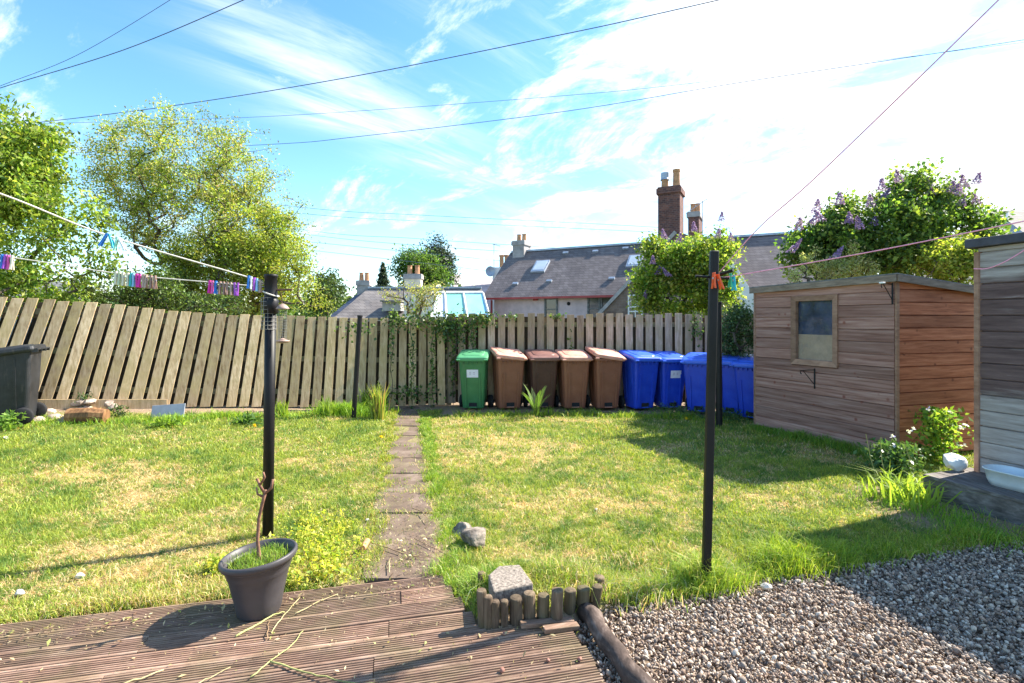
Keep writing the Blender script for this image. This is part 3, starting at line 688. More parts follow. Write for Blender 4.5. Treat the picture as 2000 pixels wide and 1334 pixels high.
# far trees
D = 60
tree('tall_pine', 'tall dark evergreen tree beyond the low roofs', [(*W(852,700,D).xy, -.05), tuple(W(852,560,D))],
     [pe(850,500,D,22,30), pe(860,530,D,26,34), pe(846,484,D,13,16)], 90, 6000, .38, [(.035,.06,.035),(.05,.08,.04),(.03,.05,.03)], .55, mat='darkleaf', r0=.4, gapf=.25)
tree('broad_tree', 'rounded mid green tree standing before the tall evergreen', [(*W(820,700,D-3).xy, -.05), tuple(W(822,570,D-3))],
     [pe(830,530,D-3,34,34), pe(795,530,D-3,30,36), pe(850,545,D-3,20,20), pe(800,505,D-3,20,20)], 120, 8000, .36, [(.08,.15,.03),(.12,.20,.04),(.06,.12,.03)], .6, r0=.4, gapf=.25)
def conifer():
    root = empty('conifer', (*W(748,700,52).xy, -.05), label='small pointed dark conifer left of the far round trees', cat='tree')
    D = 52; b = W(748,512,D); hgt_ = b.z+.05; mb = MB(); mb.tube([(0,0,0),(0,0,hgt_*.6),(0,0,hgt_)], [.2,.12,.02], 6); mb.build('trunk', M['bark'], root)
    n = 5000; t = rng.random(n)**.6; lay = .75+.25*np.sin(t*42); r = .05+(1.35)*t*lay*rng.random(n)**.5; a = rng.uniform(0, 6.283, n)
    P = np.stack([r*np.cos(a), r*np.sin(a), hgt_-t*3.6-.25*r], -1); V, F, C = leaves(P, rng.uniform(.15,.3,n), palette(n, [(.03,.055,.035),(.045,.07,.035)]), .35)
    np_mesh('crown', V, F, M['darkleaf'], root, col=C)
conifer()
def treeline():
    P, T = [], []
    for i in range(150):
        x = random.uniform(-75, -4); y = random.uniform(46, 62); rz = random.uniform(1.6, 3.4); n = 260
        u = rng.normal(size=(n,3)); u /= np.linalg.norm(u, axis=1)[:,None]; q = u*(rng.random(n)**.4)[:,None]*np.array([rz*1.3, rz, rz])
        P.append(q+np.array([x, y, rz*.75])); T.append(np.tile(np.array([(.06,.11,.03),(.10,.17,.035),(.14,.2,.05)][i%3]), (n,1)))
    P = np.concatenate(P); T = np.concatenate(T); V, F, C = leaves(P, rng.uniform(.3,.7,len(P)), T*rng.uniform(.7,1.3,(len(P),1)), .7)
    tag(np_mesh('treeline', V, F, M['darkleaf'], col=C), kind='stuff', label='far line of mixed green trees along the horizon at the left', cat='trees')
treeline()

# lilacs with flower spikes
def lilac(name, label, base, ells, natt, nleaf, spikes, D, seedpal=YG, lsize=.09, fs=1.05):
    root, att = tree(name, label, base, ells, natt, nleaf, lsize, seedpal, .15, cat='lilac', aspect=.65, parts=('stem','foliage'), group='lilac bushes in flower')
    b0 = Vector(base[0])
    Ps, Cs, Zs = [], [], []
    for (px, py, s) in spikes:
        s = s*fs
        c = np.array(W(px, py, D-.15*D*0-random.uniform(.2,.9)))-np.array(b0)
        for q in range(max(1, int(s*1.35))):
            cc = c+rng.normal(0, .07*s, 3); n = 260; t = rng.random(n); r = .05*(1-t)*1.25+.008; a = rng.uniform(0, 6.283, n)
            dirn = np.array([rng.normal(0,.35), rng.normal(0,.35), 1.0])
            P = cc+np.stack([r*np.cos(a), r*np.sin(a), 0*a], -1)+dirn*(t*.2)[:,None]
            Ps.append(P); Cs.append(palette(n, [(.30,.20,.46),(.38,.27,.54),(.22,.13,.36)], .25))
    P = np.concatenate(Ps); V, F, C = leaves(P, rng.uniform(.018,.03,len(P)), np.concatenate(Cs), .9)
    np_mesh('blossom', V, F, M['flower'], root, col=C)
D = 12.3
lilac('lilac_bush', 'rounded lilac bush with pale purple flowers below the tall brick chimney', [(*W(1330,790,D).xy, -.05), tuple(W(1330,640,D)), tuple(W(1325,590,D))],
      [pe(1312,535,D,46,50), pe(1352,515,D,58,42), pe(1290,495,D,34,28), pe(1275,545,D,20,24), pe(1300,585,D,48,30), pe(1385,500,D,48,26), pe(1400,570,D,34,40), pe(1390,462,D,20,16), pe(1350,590,D,50,26), pe(1340,625,D,60,25), pe(1420,480,D,22,14), pe(1262,560,D,20,40)],
      150, 22000, [(1275,512,1.2),(1282,538,.9),(1308,538,.7),(1352,452,.8),(1405,462,.9),(1432,470,.7),(1300,462,.6),(1375,507,.6),(1266,590,.7),(1410,438,.6),(1325,475,.5)], D, [(.18,.28,.03),(.27,.35,.05),(.09,.17,.03),(.33,.37,.09)], .10, .75)
D = 9.6
lilac('lilac_bush', 'big lilac bush with dark purple flower spikes rising behind the small shed', [(*W(1740,800,D).xy, -.05), tuple(W(1740,600,D)), tuple(W(1735,500,D))],
      [pe(1730,450,D,110,70), pe(1790,400,D,70,50), pe(1640,480,D,80,50), pe(1850,460,D,60,60), pe(1780,370,D,34,34), pe(1580,500,D,36,34), pe(1860,520,D,40,36), pe(1700,510,D,110,40), pe(1870,400,D,24,20)],
      230, 27000, [(1585,437,1.5),(1604,432,1.1),(1640,405,1.1),(1692,398,1),(1745,358,1.2),(1732,388,.8),(1702,424,1),(1670,428,.8),(1680,446,.7),(1827,362,1.1),(1852,382,1.6),(1817,392,1),(1885,403,1.2),(1910,396,1.1),(1908,358,1.1),(1873,362,.9),(1538,482,1.1),(1560,455,.6),(1795,503,.7),(1620,500,.6),(1715,375,.8)],
      D, [(.10,.18,.035),(.16,.25,.045),(.07,.13,.03),(.24,.32,.06),(.08,.15,.04)], .095)
D = 8.9
tree('pale_shrub', 'pale yellow green shrub of upright shoots behind the small shed roof', [(*W(1620,760,D).xy, -.05), tuple(W(1620,620,D))],
     [pe(a, b, D, 10, 26) for a, b in ((1600,520),(1572,530),(1640,528),(1665,515),(1690,530),(1620,540),(1555,540),(1710,540))], 100, 5500, .05, [(.42,.44,.20),(.36,.40,.14),(.48,.48,.28)], .06, cat='shrub', parts=('stem','foliage'), r0=.03)
D = 8.6
tree('leafy_bush', 'yellow green leafy bush between the two sheds', [(*W(1850,760,D).xy, -.05), tuple(W(1850,620,D))],
     [pe(1860,515,D,38,40), pe(1820,525,D,34,26), pe(1885,500,D,22,30)], 80, 5000, .08, YG, .12, cat='bush', parts=('stem','foliage'), r0=.04)
D = 9.0
tree('glossy_bush', 'dark glossy leaved bush beside the shed above the blue bins', [(*W(1450,805,D).xy, -.02), tuple(W(1450,740,D))],
     [pe(1450,640,D,34,40), pe(1460,690,D,36,34), pe(1430,665,D,26,34)], 110, 6500, .06, [(.04,.09,.03),(.06,.12,.035),(.09,.15,.05),(.14,.20,.09)], .10, cat='bush', mat='darkleaf', parts=('stem','foliage'), r0=.03)
D = 12.5
tree('rose_bush', 'thin pale leaved climbing shrub above the fence in front of the white wall', [(*W(815,790,D).xy, -.05), tuple(W(815,640,D))],
     [pe(810,590,D,22,28), pe(835,580,D,20,22), pe(790,570,D,24,14), pe(850,560,D,14,12), pe(770,575,D,20,8)], 90, 2600, .06, PALE, .09, cat='shrub', parts=('stem','foliage'), r0=.03)

# ------------------------------------------------------------------ fences
def boards(name, pts, parent, mat, thick=.018):
    mb = MB()
    for (a, b, h, sh, w_, back, v) in pts:   # base xy, unit direction, height, in-plane shift, width, lean vector, var
        p0 = Vector((a[0], a[1], a[2])); d = Vector((b[0], b[1], 0)); nrm = Vector((b[1], -b[0], 0))   # towards the camera
        th = nrm*thick; base = []; top = []
        for s in (-w_/2, w_/2):
            base.append(p0+d*s); top.append(p0+d*(s+sh)+Vector((back[0], back[1], 0))+Vector((0,0,h+random.uniform(-.004,.004))))
        mb.hexa([base[0]+th, base[1]+th, base[1], base[0], top[0]+th, top[1]+th, top[1], top[0]], v)
    return mb.build(name, mat, parent, bevel=.003)
def left_fence():
    root = empty('timber_fence', (-1.3, 10, 0), label='leaning timber board fence with slanting boards along the left of the garden', cat='fence')
    inv = Vector((-1.3, 10, 0)); pts = []; n = 42; pitch = .1905
    def prm(t):
        h = float(np.interp(t, [0,1.8,2.6,4.0,5.2,6.4,8], [1.72,1.62,1.60,1.53,1.55,1.60,1.62]))
        s = float(np.interp(t, [0,.8,2.5,4.5,6.5,8], [.0,.05,.13,.24,.34,.36])); bk = float(np.interp(t, [0,1.2,3,6,8], [.05,.18,.26,.30,.30]))
        return h, s, bk
    for i in range(n):
        t = .08+i*pitch; p = fence_l(t); h, s, bk = prm(t); z = lit(p.x, p.y)+.02
        pts.append(((p.x-inv.x, p.y-inv.y, z), (.927,.375), h+random.uniform(-.012,.012), s+random.uniform(-.012,.012), .142+random.uniform(-.004,.004), (-.375*bk, .927*bk), random.random()))
    boards('boards', pts, root, M['fence'])
    gap_shade = [((q[0][0]+.927*pitch/2-.375*.10, q[0][1]+.375*pitch/2+.927*.10, q[0][2]), q[1], q[2]-.06, q[3], .13, q[5], q[6]*.5) for q in pts[:-1]]
    boards('gap_shade_boards', gap_shade, root, M['gap_shade'])  # boards added behind the gaps to make them dark
    for fr in (.16, .52, .88):
        mb = MB(); path = []
        for k in range(15):
            t = 8.0*k/14; p = fence_l(t); h, s, bk = prm(t); z = lit(p.x, p.y)+.02
            path.append((p.x-inv.x+.927*s*fr-.375*bk*fr-.375*.05, p.y-inv.y+.375*s*fr+.927*bk*fr+.927*.05, z+h*fr))
        for a, b in zip(path, path[1:]):
            a = Vector(a); b = Vector(b); u = Vector((0,0,.045)); w_ = Vector((-.375,.927,0))*.045
            mb.hexa([a-u-w_*.5, b-u-w_*.5, b-u+w_*.5, a-u+w_*.5, a+u-w_*.5, b+u-w_*.5, b+u+w_*.5, a+u+w_*.5], .4)
        mb.build('rail', M['rail'], root)
    for t in (.1, 2.4, 4.7, 7.0):
        p = fence_l(t); h, s, bk = prm(t); z = lit(p.x, p.y); mb = MB()
        b0 = Vector((p.x-inv.x-.375*.13, p.y-inv.y+.927*.13, z-.1)); tp = b0+Vector((.927*s*.9-.375*bk, .375*s*.9+.927*bk, h+.05)); 
        mb.tube([b0, tp], .05, 4); mb.build('post', M['rail'], root)
    # kick board at the bottom left
    a = fence_l(6.6); b = fence_l(4.6); mb = MB(); nrm = Vector((.375,-.927,0))*.03
    za = lit(a.x, a.y)-.03; zb = lit(b.x, b.y)-.03; A = Vector((a.x-inv.x, a.y-inv.y, za))+nrm; B = Vector((b.x-inv.x, b.y-inv.y, zb))+nrm; u = Vector((0,0,.17))
    mb.hexa([A+nrm*.7, B+nrm*.7, B, A, A+nrm*.7+u, B+nrm*.7+u, B+u, A+u], .8); mb.build('kick_board', M['fence'], root)
left_fence()
def right_fence():
    x0 = -1.22; root = empty('timber_fence', (x0, 10, 0), label='upright grey timber board fence behind the row of bins', cat='fence')
    pts = []
    for i in range(29):
        x = i*.1925+.05; h = 1.735+.02*math.sin(i*.9)+random.uniform(-.012,.012)-(.0 if i else 0)
        pts.append(((x, 0, .05), (1,0), h, random.uniform(-.012,.012), .138+random.uniform(-.004,.004), (0, .02), random.random()))
    boards('boards', pts, root, M['fence_grey'])
    boards('gap_shade_boards', [((q[0][0]+.096, .09, .05), (1,0), q[2]-.06, q[3], .13, q[5], q[6]*.5) for q in pts[:-1]], root, M['gap_shade'])  # added dark backing, keeps the gaps between boards in shade
    for z in (.35, .95, 1.58):
        MB().box((2.72, .045, z), (5.6, .045, .09), var=.4).build('rail', M['rail'], root)
    for x in (-.02, 1.85, 3.7, 5.52): MB().box((x, .12, .85), (.09,.09,1.75)).build('post', M['rail'], root)
right_fence()

# ivy on the fence and small plants at its foot
def ivy():
    n = 5200; x = []; z = []; y = []
    cl = [(830,625,60,14,700),(870,640,26,22,700),(940,622,26,12,400),(905,640,18,26,250),(775,625,12,14,150),(765,660,5,60,220),(805,700,5,70,260),(845,720,5,60,260),(885,705,5,60,260),(925,660,5,40,160),(700,640,30,16,120),(1090,618,10,5,60),(1000,618,14,6,60),(1115,680,3,40,60),(1360,640,12,30,140),(1400,700,10,40,150),(800,770,40,14,350),(740,770,10,20,120)]
    P = []
    for px, py, sx, sy, k in cl:
        for _ in range(int(k*.62)):
            a, b = random.gauss(px, sx*.6), random.gauss(py, sy*.6); D_ = 9.96-random.random()*.10 if a > 870 else 9.9-random.random()*.12-max(0, (870-a))/1000*3.9
            p = W(a, b, D_); P.append((p.x, p.y, max(.05, p.z)))
    P = np.array(P); m = len(P); V, F, C = leaves(P, rng.uniform(.035,.075,m), palette(m, [(.06,.12,.03),(.10,.17,.04),(.18,.26,.06),(.05,.09,.03)], .3), .8)
    mbr = MB()
    root = empty('ivy_plant', (-1.2, 9.9, .0), label='ivy growing over the fence top and between its boards', cat='ivy')
    b0 = np.array([-1.2, 9.9, 0]); 
    for px in (765,805,845,885,925,870): 
        a = W(px, 790, 9.86-max(0,(870-px))/1000*3.9); b = W(px+random.uniform(-6,6), 630, 9.9-max(0,(870-px))/1000*3.9)
        pts = [a.lerp(b, k/7)+Vector((random.uniform(-.04,.04), -.01, 0))-Vector(b0) for k in range(8)]; mbr.tube(pts, .006, 4)
    mbr.build('stem', M['bark'], root); np_mesh('foliage', V-np.array(b0), F, M['darkleaf'], root, col=C)
ivy()
def bladeplant(name, label, loc, n, h, spread, pal, lean=.8, wd=.012, cat='plant', group=None):
    P = np.stack([rng.normal(0, spread, n), rng.normal(0, spread, n), np.zeros(n)], -1)
    V, F, C = blades(P, h*rng.uniform(.5,1.1,n), np.full(n, wd)*rng.uniform(.6,1.2,n), rng.uniform(.1,lean,n), palette(n, pal, .25))
    o = np_mesh(name, V, F, M['leaf'], col=C); o.location = loc; return tag(o, label=label, cat=cat, group=group)
def fern(name, label, loc, n, L_, pal, group=None, upright=.9, cat='fern', fw=.28):
    root = empty(name, loc, label=label, cat=cat, group=group); Vs, Fs, Cs = [], [], []; off = 0; mb = MB()
    for i in range(n):
        a = 6.283*i/n+random.uniform(-.3,.3); ln = L_*random.uniform(.75,1.1); out = random.uniform(.2,.75)
        pts = [Vector((math.cos(a)*out*ln*t**1.4, math.sin(a)*out*ln*t**1.4, ln*upright*(t-.28*t*t))) for t in [k/10 for k in range(11)]]
        mb.tube(pts, [.004*(1-.8*k/10) for k in range(11)], 4)
        side = Vector((-math.sin(a), math.cos(a), 0)); cc = palette(1, pal, .2)[0]
        for k in range(2, 40):
            t = k/40; j = int(t*10); p = pts[j].lerp(pts[min(10, j+1)], t*10-j); tg = (pts[min(10,j+1)]-pts[j]).normalized()
            w_ = fw*ln*math.sin(math.pi*min(1, t*.9+.12))*.5
            for sg in (-1, 1):
                tipp = p+side*sg*w_+tg*w_*.35; q = tg*ln*.012
                Vs += [p-q, p.lerp(tipp,.5)-q*1.2, tipp, p.lerp(tipp,.5)+q*1.2]; Fs.append([off,off+1,off+2,off+3]); off += 4; Cs += [cc*random.uniform(.85,1.15)]*4
    mb.build('stem', M['bark'], root); np_mesh('fronds', np.array([tuple(v) for v in Vs]), Fs, M['leaf'], root, col=np.array(Cs)); return root
def gl(px, py, dz=0): 
    p = G(px, py)
    for _ in range(6): p = G(px, py, lit(p.x, p.y))
    return Vector((p.x, p.y, p.z+dz))
fern('fern_plant', 'green fern growing in front of the dark brown bin', gl(1047,815), 11, .56, [(.17,.28,.06),(.12,.22,.045)], upright=1.35, fw=.2)
bladeplant('tall_weed', 'tall yellow green weed with reddish stems where the path meets the fence', gl(738,818), 160, .62, .055, [(.30,.36,.07),(.34,.24,.10),(.22,.32,.05)], .35, .02)
bladeplant('tall_weed', 'low green leafy weed between the thin black post and the path end', gl(716,800), 90, .42, .07, [(.16,.26,.04),(.22,.32,.05)], .6, .025)
bladeplant('tall_weed', 'bright green weed at the fence foot right behind the thick black clothes pole', gl(548,812), 60, .30, .05, [(.26,.36,.05),(.2,.3,.05)], .6, .025)
bladeplant('tall_weed', 'small fern like weed at the fence foot midway between the two black posts', gl(640,812), 60, .36, .05, [(.24,.34,.06),(.2,.3,.05)], .7, .02)
def rosette(name, label, loc, n, r, pal, h=.08, ls=.1, group=None, cat='weed', asp=.35, mat='leaf', kind=None):
    r_ = r*.5 if kind is None else r; P = np.stack([rng.normal(0, r_, n), rng.normal(0, r_, n), rng.uniform(0, h, n)], -1)
    V, F, C = leaves(P, ls*rng.uniform(.5,1.1,n), palette(n, pal, .25), asp, -.4); V[:,2] = np.maximum(V[:,2], 0)
    o = np_mesh(name, V, F, M[mat], col=C); o.location = loc; return tag(o, label=label, cat=cat, group=group, kind=kind)
rosette('weed_plant', 'dark green low weeds on the lawn edge left of the black clothes pole', gl(480,828), 220, .16, [(.07,.15,.03),(.12,.22,.04)], .10, .12)
rosette('weed_plant', 'bright grassy weeds around the cut log and slate by the fence', gl(330,832), 260, .17, [(.16,.28,.04),(.22,.34,.05)], .10, .09)
rosette('weed_plant', 'green weed growing beside the wheel of the black bin', gl(20,842), 160, .12, [(.14,.26,.05),(.2,.32,.05)], .22, .10)
rosette('weed_plant', 'dark weed sprouting on the rubble heap against the fence', gl(165,800,.05), 120, .10, [(.05,.09,.04),(.08,.13,.05)], .2, .07)
rosette('weed_plant', 'dark weed right of the cut log, left of the slate', gl(232,815), 130, .10, [(.05,.09,.04),(.08,.13,.05)], .16, .07)
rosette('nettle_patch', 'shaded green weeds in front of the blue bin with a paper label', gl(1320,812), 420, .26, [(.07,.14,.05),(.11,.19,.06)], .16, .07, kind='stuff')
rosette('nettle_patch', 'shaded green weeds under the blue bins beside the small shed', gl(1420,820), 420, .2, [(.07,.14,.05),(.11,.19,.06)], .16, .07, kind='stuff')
def creeping(name, label, polyc, n):
    P = []
    while len(P) < n:
        cx, cy, rx, ry = random.choice(polyc); a, b = random.gauss(cx, rx*.5), random.gauss(cy, ry*.5); p = G(a, b)
        if not bool(inpoly(np.array([p.x]), np.array([p.y+.03]), DECK)[0]) and abs(p.x-float(path_x(p.y))) > .26: P.append((p.x, p.y, lit(p.x, p.y)+.01+random.random()**1.6*.085))
    P = [q for q in P if mnoise.noise(Vector((q[0]*7, q[1]*7, 3))) > -.12]; n = len(P)
    V, F, C = leaves(np.array(P), rng.lognormal(math.log(.026),.35,n).clip(.01,.055), palette(n, [(.42,.46,.06),(.52,.50,.08),(.30,.40,.05),(.55,.52,.14),(.22,.32,.05)], .25), .5, -.2, .6)
    return tag(np_mesh(name, V, F, M['leaf'], col=C), label=label, cat='ground cover', kind='stuff')
creeping('ground_cover', 'yellow green creeping plant beside the grey plastic pot and path', [(600,1060,60,26),(640,1110,70,30),(600,1100,60,34),(665,1055,44,36),(425,1118,34,14),(605,1142,70,12),(620,1025,60,18),(640,1085,90,40)], 5600)
def bed_plants():
    rosette('periwinkle_plant', 'periwinkle coloured sunlit green with pale flowers between the two sheds', gl(1835,905), 900, .20, [(.20,.34,.04),(.30,.42,.06),(.10,.2,.04)], .62, .085, cat='periwinkle', asp=.5)  # sunlight on the leaves is put into this bright palette
    rosette('periwinkle_plant', 'periwinkle coloured shade dark at the corner of the small shed', gl(1745,930), 1300, .22, [(.05,.12,.035),(.08,.16,.04),(.12,.2,.06)], .34, .07, cat='periwinkle', asp=.5, mat='darkleaf')  # shade on the leaves is put into this dark palette
    bladeplant('bluebell_plant', 'tall strappy green bluebell leaves spilling onto the lawn by the wooden step', gl(1768,975), 170, .30, .13, [(.25,.36,.05),(.3,.42,.06)], 1.6, .022, cat='bluebell')
    for i, (px, py, lab) in enumerate(((1795,958,'tall seed stalk leaning over the edge of the wooden step'),(1712,935,'seed stalk before the shed corner, leftmost of the stalks'),(1735,945,'pale seed stalk rising from the dark periwinkle'))):
        p = gl(px, py); mb = MB(); mb.tube([p, p+Vector((-.05,.02,.22)), p+Vector((-.12+.03*i,.03,.46))], [.005,.004,.003], 5)
        tag(mb.build('seed_stalk', plain('stalk', (.36,.34,.12), .8)), label=lab, cat='plant stalk', group='seed stalks in the flower bed')
    cols = [(.72,.72,.74),(.25,.25,.6)]
    n = 11; P = []
    for i in range(n): 
        px, py = random.uniform(1700,1890), random.uniform(800,900); P.append(tuple(W(px, py+random.uniform(-10,20), 5.15+random.uniform(0,.3))))
    P = np.repeat(np.array(P), 5, 0); V, F, C = leaves(P, np.full(len(P), .035), palette(len(P), [(.75,.74,.78)]*3+[(.25,.22,.6)], .08), .8, 0, 2)
    tag(np_mesh('pale_flowers', V, F, M['flower'], col=C), kind='stuff', label='scattered small pale and violet flowers over the periwinkle', cat='flowers')
bed_plants()

for px, py, lb in ((497,838,'yellow dandelion in the lawn just left of the thick black pole'),(1340,823,'yellow dandelion on the lawn before the blue bins'),(745,880-20,'yellow dandelion at the path edge near the fence')):
    p = gl(px, py, .05); n = 60; V, F, C = leaves(rng.normal(0,.004,(n,3)), np.full(n,.028), palette(n, [(.85,.62,.02)], .1), .3, -.2, 0); o = np_mesh('dandelion_plant', V, F, M['flower'], col=C); o.location = p; tag(o, label=lb, cat='flower', group='dandelions in the lawn')
# ------------------------------------------------------------------ small shed
def clad(name, A, B, z0a, z0b, z1a, z1b, mat, parent, org, pitch=.125, hole=None, out=1, cuts=()):
    """horizontal lapped boards between plan points A and B; boards follow the slope of top and bottom lines by clipping"""
    A = Vector(A); B = Vector(B); d = (B-A); Ln = d.length; d.normalize(); nrm = Vector((d.y, -d.x))*out; mb = MB()
    z = min(z0a, z0b); k = 0
    def topz(s): return z1a+(z1b-z1a)*s/Ln
    def botz(s): return z0a+(z0b-z0a)*s/Ln
    while z < max(z1a, z1b)-.002:
        v = random.random(); rows = [(0, Ln, z, z+pitch)]
        if hole and z+pitch > hole[2] and z < hole[3]:
            rows = [(0, hole[0], z, z+pitch), (hole[1], Ln, z, z+pitch)]
            if z < hole[2]-.004: rows.append((hole[0], hole[1], z, hole[2]))
            if z+pitch > hole[3]+.004: rows.append((hole[0], hole[1], hole[3], z+pitch))
        for s0, s1, za, zc_ in rows:
            nseg = 8; loops = []
            for j in range(nseg+1):
                s = s0+(s1-s0)*j/nseg; p = A+d*s; zb = max(za, botz(s)); zt = min(zc_, topz(s)); zt = max(zt, zb+.0008)
                wob = .0015*math.sin(s*7+k*3.1); gr = .014 if zt-zb > .03 else 0
                def q(o, zz): return (p.x+nrm.x*o-org[0], p.y+nrm.y*o-org[1], zz-org[2])
                loops.append([q(0, zb), q(.024+wob, zb), q(.024+wob, zt-gr), q(.004, zt-gr*.7), q(.004, zt), q(0, zt)])
            mb.loft(loops, v)
        z += pitch; k += 1
    return mb.build(name, mat, parent)
def small_shed():
    A = Vector((3.87, 8.12)); B = Vector((4.62, 6.17)); r = Vector((.96,.28)).normalized()
    C = B+r*1.75; Dd = A+r*1.75; org = (B.x, B.y, 0)
    root = empty('garden_shed', (B.x, B.y, 0), label='small weathered wooden shed with flat felt roof and one square window', cat='shed')
    zt = 2.16; zc = 1.98
    d = (B-A).normalized(); Ln = (B-A).length
    # window position along A->B from pixels 1548..1640 , z from 580..718
    def s_at(px):
        u = (px-1000)/1000; return (u*A.y-A.x)/(d.x-u*d.y)
    s0, s1 = s_at(1549), s_at(1640); zlo, zhi = .86, 2.02
    pm = A+d*(s0+s1)/2; zlo = EYE-(714-625)/1000*pm.y; zhi = EYE-(577-625)/1000*pm.y
    clad('wall', A, B, .02, .02, 2.13, zt, M['shed_grey'], root, org, .122, (s0, s1, zlo, zhi), out=-1) if False else clad('wall', B, A, .02, .02, zt, 2.13, M['shed_grey'], root, org, .154, (Ln-s1, Ln-s0, zlo, zhi), out=-1)
    o = clad('wall', B, C, .02, .02, zt, zc, M['shed_orange'], root, org, .156); o['label'] = 'orange brown boarded side of the shed'
    # carcass behind the cladding: far walls
    mb = MB()
    for P, Q, za, zb in ((C, Dd, zc, zc-.03), (Dd, A, zc-.03, 2.13)):
        t = (Q-P).normalized(); n_ = Vector((-t.y, t.x))*.02
        mb.hexa([(P.x-org[0], P.y-org[1], .02), (Q.x-org[0], Q.y-org[1], .02), (Q.x+n_.x-org[0], Q.y+n_.y-org[1], .02), (P.x+n_.x-org[0], P.y+n_.y-org[1], .02),
                 (P.x-org[0], P.y-org[1], za), (Q.x-org[0], Q.y-org[1], zb), (Q.x+n_.x-org[0], Q.y+n_.y-org[1], zb), (P.x+n_.x-org[0], P.y+n_.y-org[1], za)])
    mb.build('back_wall', M['shed_grey'], root)
    # corner trims
    MB().box((.005,-.022,1.08), (.035,.03,2.12)).build('corner_trim', M['trim'], root)
    MB().box((A.x-org[0]-.01, A.y-org[1], 1.06), (.04,.04,2.1)).build('corner_trim', M['trim'], root)
    # roof slab with overhang and fascia
    ov = .07; a = A-r*ov-d*ov*.6; b = B-r*ov+d*ov*1.0; c = C+r*ov+d*ov; e = Dd+r*ov-d*ov
    zz = [2.145, 2.185, 2.0, 1.97]
    def pl(pts, zs, dz): return [(p.x-org[0], p.y-org[1], z+dz) for p, z in zip(pts, zs)]
    MB().hexa(pl((a,b,c,e), zz, 0)+pl((a,b,c,e), zz, .03)).build('roof_deck', M['roof_edge'], root)
    ex = .012; a2=a-r*ex-d*ex; b2=b-r*ex+d*ex; c2=c+r*ex+d*ex; e2=e+r*ex-d*ex
    MB().hexa(pl((a2,b2,c2,e2), zz, .0305)+pl((a2,b2,c2,e2), zz, .045)).build('roof_felt', M['felt'], root)
    mb = MB()
    for P, Q, z0, z1 in ((a, b, zz[0], zz[1]), (b, c, zz[1], zz[2])):
        t = (Q-P).normalized(); n_ = Vector((t.y, -t.x))*.02
        if n_.y > 0 and P is a: n_ = -n_
        if P is a: n_ = -Vector((-t.y, t.x))*.02*-1; n_ = Vector((-r.x, -r.y))*.02
        else: n_ = Vector((d.x, d.y))*.02
        mb.hexa([(P.x-org[0]+n_.x, P.y-org[1]+n_.y, z0-.055), (Q.x-org[0]+n_.x, Q.y-org[1]+n_.y, z1-.055), (Q.x-org[0]+n_.x*.1, Q.y-org[1]+n_.y*.1, z1-.055), (P.x-org[0]+n_.x*.1, P.y-org[1]+n_.y*.1, z0-.055),
                 (P.x-org[0]+n_.x, P.y-org[1]+n_.y, z0+.028), (Q.x-org[0]+n_.x, Q.y-org[1]+n_.y, z1+.028), (Q.x-org[0]+n_.x*.1, Q.y-org[1]+n_.y*.1, z1+.028), (P.x-org[0]+n_.x*.1, P.y-org[1]+n_.y*.1, z0+.028)])
    mb.build('fascia', M['roof_edge'], root)
    # window: frame of four mitred sides standing proud, glass, things behind the glass
    n_ = Vector((-r.x, -r.y)); n3 = Vector((d.y, -d.x, 0)); n3 = n3 if n3.x < 0 else -n3
    def wp(s, z, o): p = A+d*s; return Vector((p.x-org[0]+n3.x*o, p.y-org[1]+n3.y*o, z))
    win = MB(); fw = .075
    outer = [(s0,zlo),(s1,zlo),(s1,zhi),(s0,zhi)]; sx = fw*1.0
    inner = [(s0+sx*1.0,zlo+fw),(s1-sx,zlo+fw),(s1-sx,zhi-fw),(s0+sx,zhi-fw)]
    for i in range(4):
        j = (i+1) % 4; win.hexa([wp(*outer[i], -.02), wp(*outer[j], -.02), wp(*inner[j], -.02), wp(*inner[i], -.02), wp(*outer[i], .05), wp(*outer[j], .05), wp(*inner[j], .04), wp(*inner[i], .04)], random.random())
    wo_ = win.build('window', M['trim'], root)
    g = MB(); g.hexa([wp(inner[0][0]-.01, inner[0][1]-.01, -.012), wp(inner[1][0]+.01, inner[1][1]-.01, -.012), wp(inner[2][0]+.01, inner[2][1]+.01, -.012), wp(inner[3][0]-.01, inner[3][1]+.01, -.012),
            wp(inner[0][0]-.01, inner[0][1]-.01, -.008), wp(inner[1][0]+.01, inner[1][1]-.01, -.008), wp(inner[2][0]+.01, inner[2][1]+.01, -.008), wp(inner[3][0]-.01, inner[3][1]+.01, -.008)])
    g.build('pane', M['clear'], wo_)
    zm = zlo+(zhi-zlo)*.44
    b_ = MB(); b_.hexa([wp(s0, zlo-.05, -.03), wp(s1, zlo-.05, -.03), wp(s1, zlo-.05, -.018), wp(s0, zlo-.05, -.018), wp(s0, zm, -.03), wp(s1, zm, -.03), wp(s1, zm, -.018), wp(s0, zm, -.018)])
    b_.build('inner_board', plain('pale_board', (.74,.54,.40), .8, .2, .10, 3), wo_)
    b_ = MB(); b_.hexa([wp(s0-.1, zm-.05, -.05), wp(s1+.1, zm-.05, -.05), wp(s1+.1, zm-.05, -.036), wp(s0-.1, zm-.05, -.036), wp(s0-.1, zhi+.02, -.05), wp(s1+.1, zhi+.02, -.05), wp(s1+.1, zhi+.02, -.036), wp(s0-.1, zhi+.02, -.036)])
    b_.build('dark_sheet', plain('blue_sheet', (.03,.055,.15), .5, .4, .4, 5), wo_)
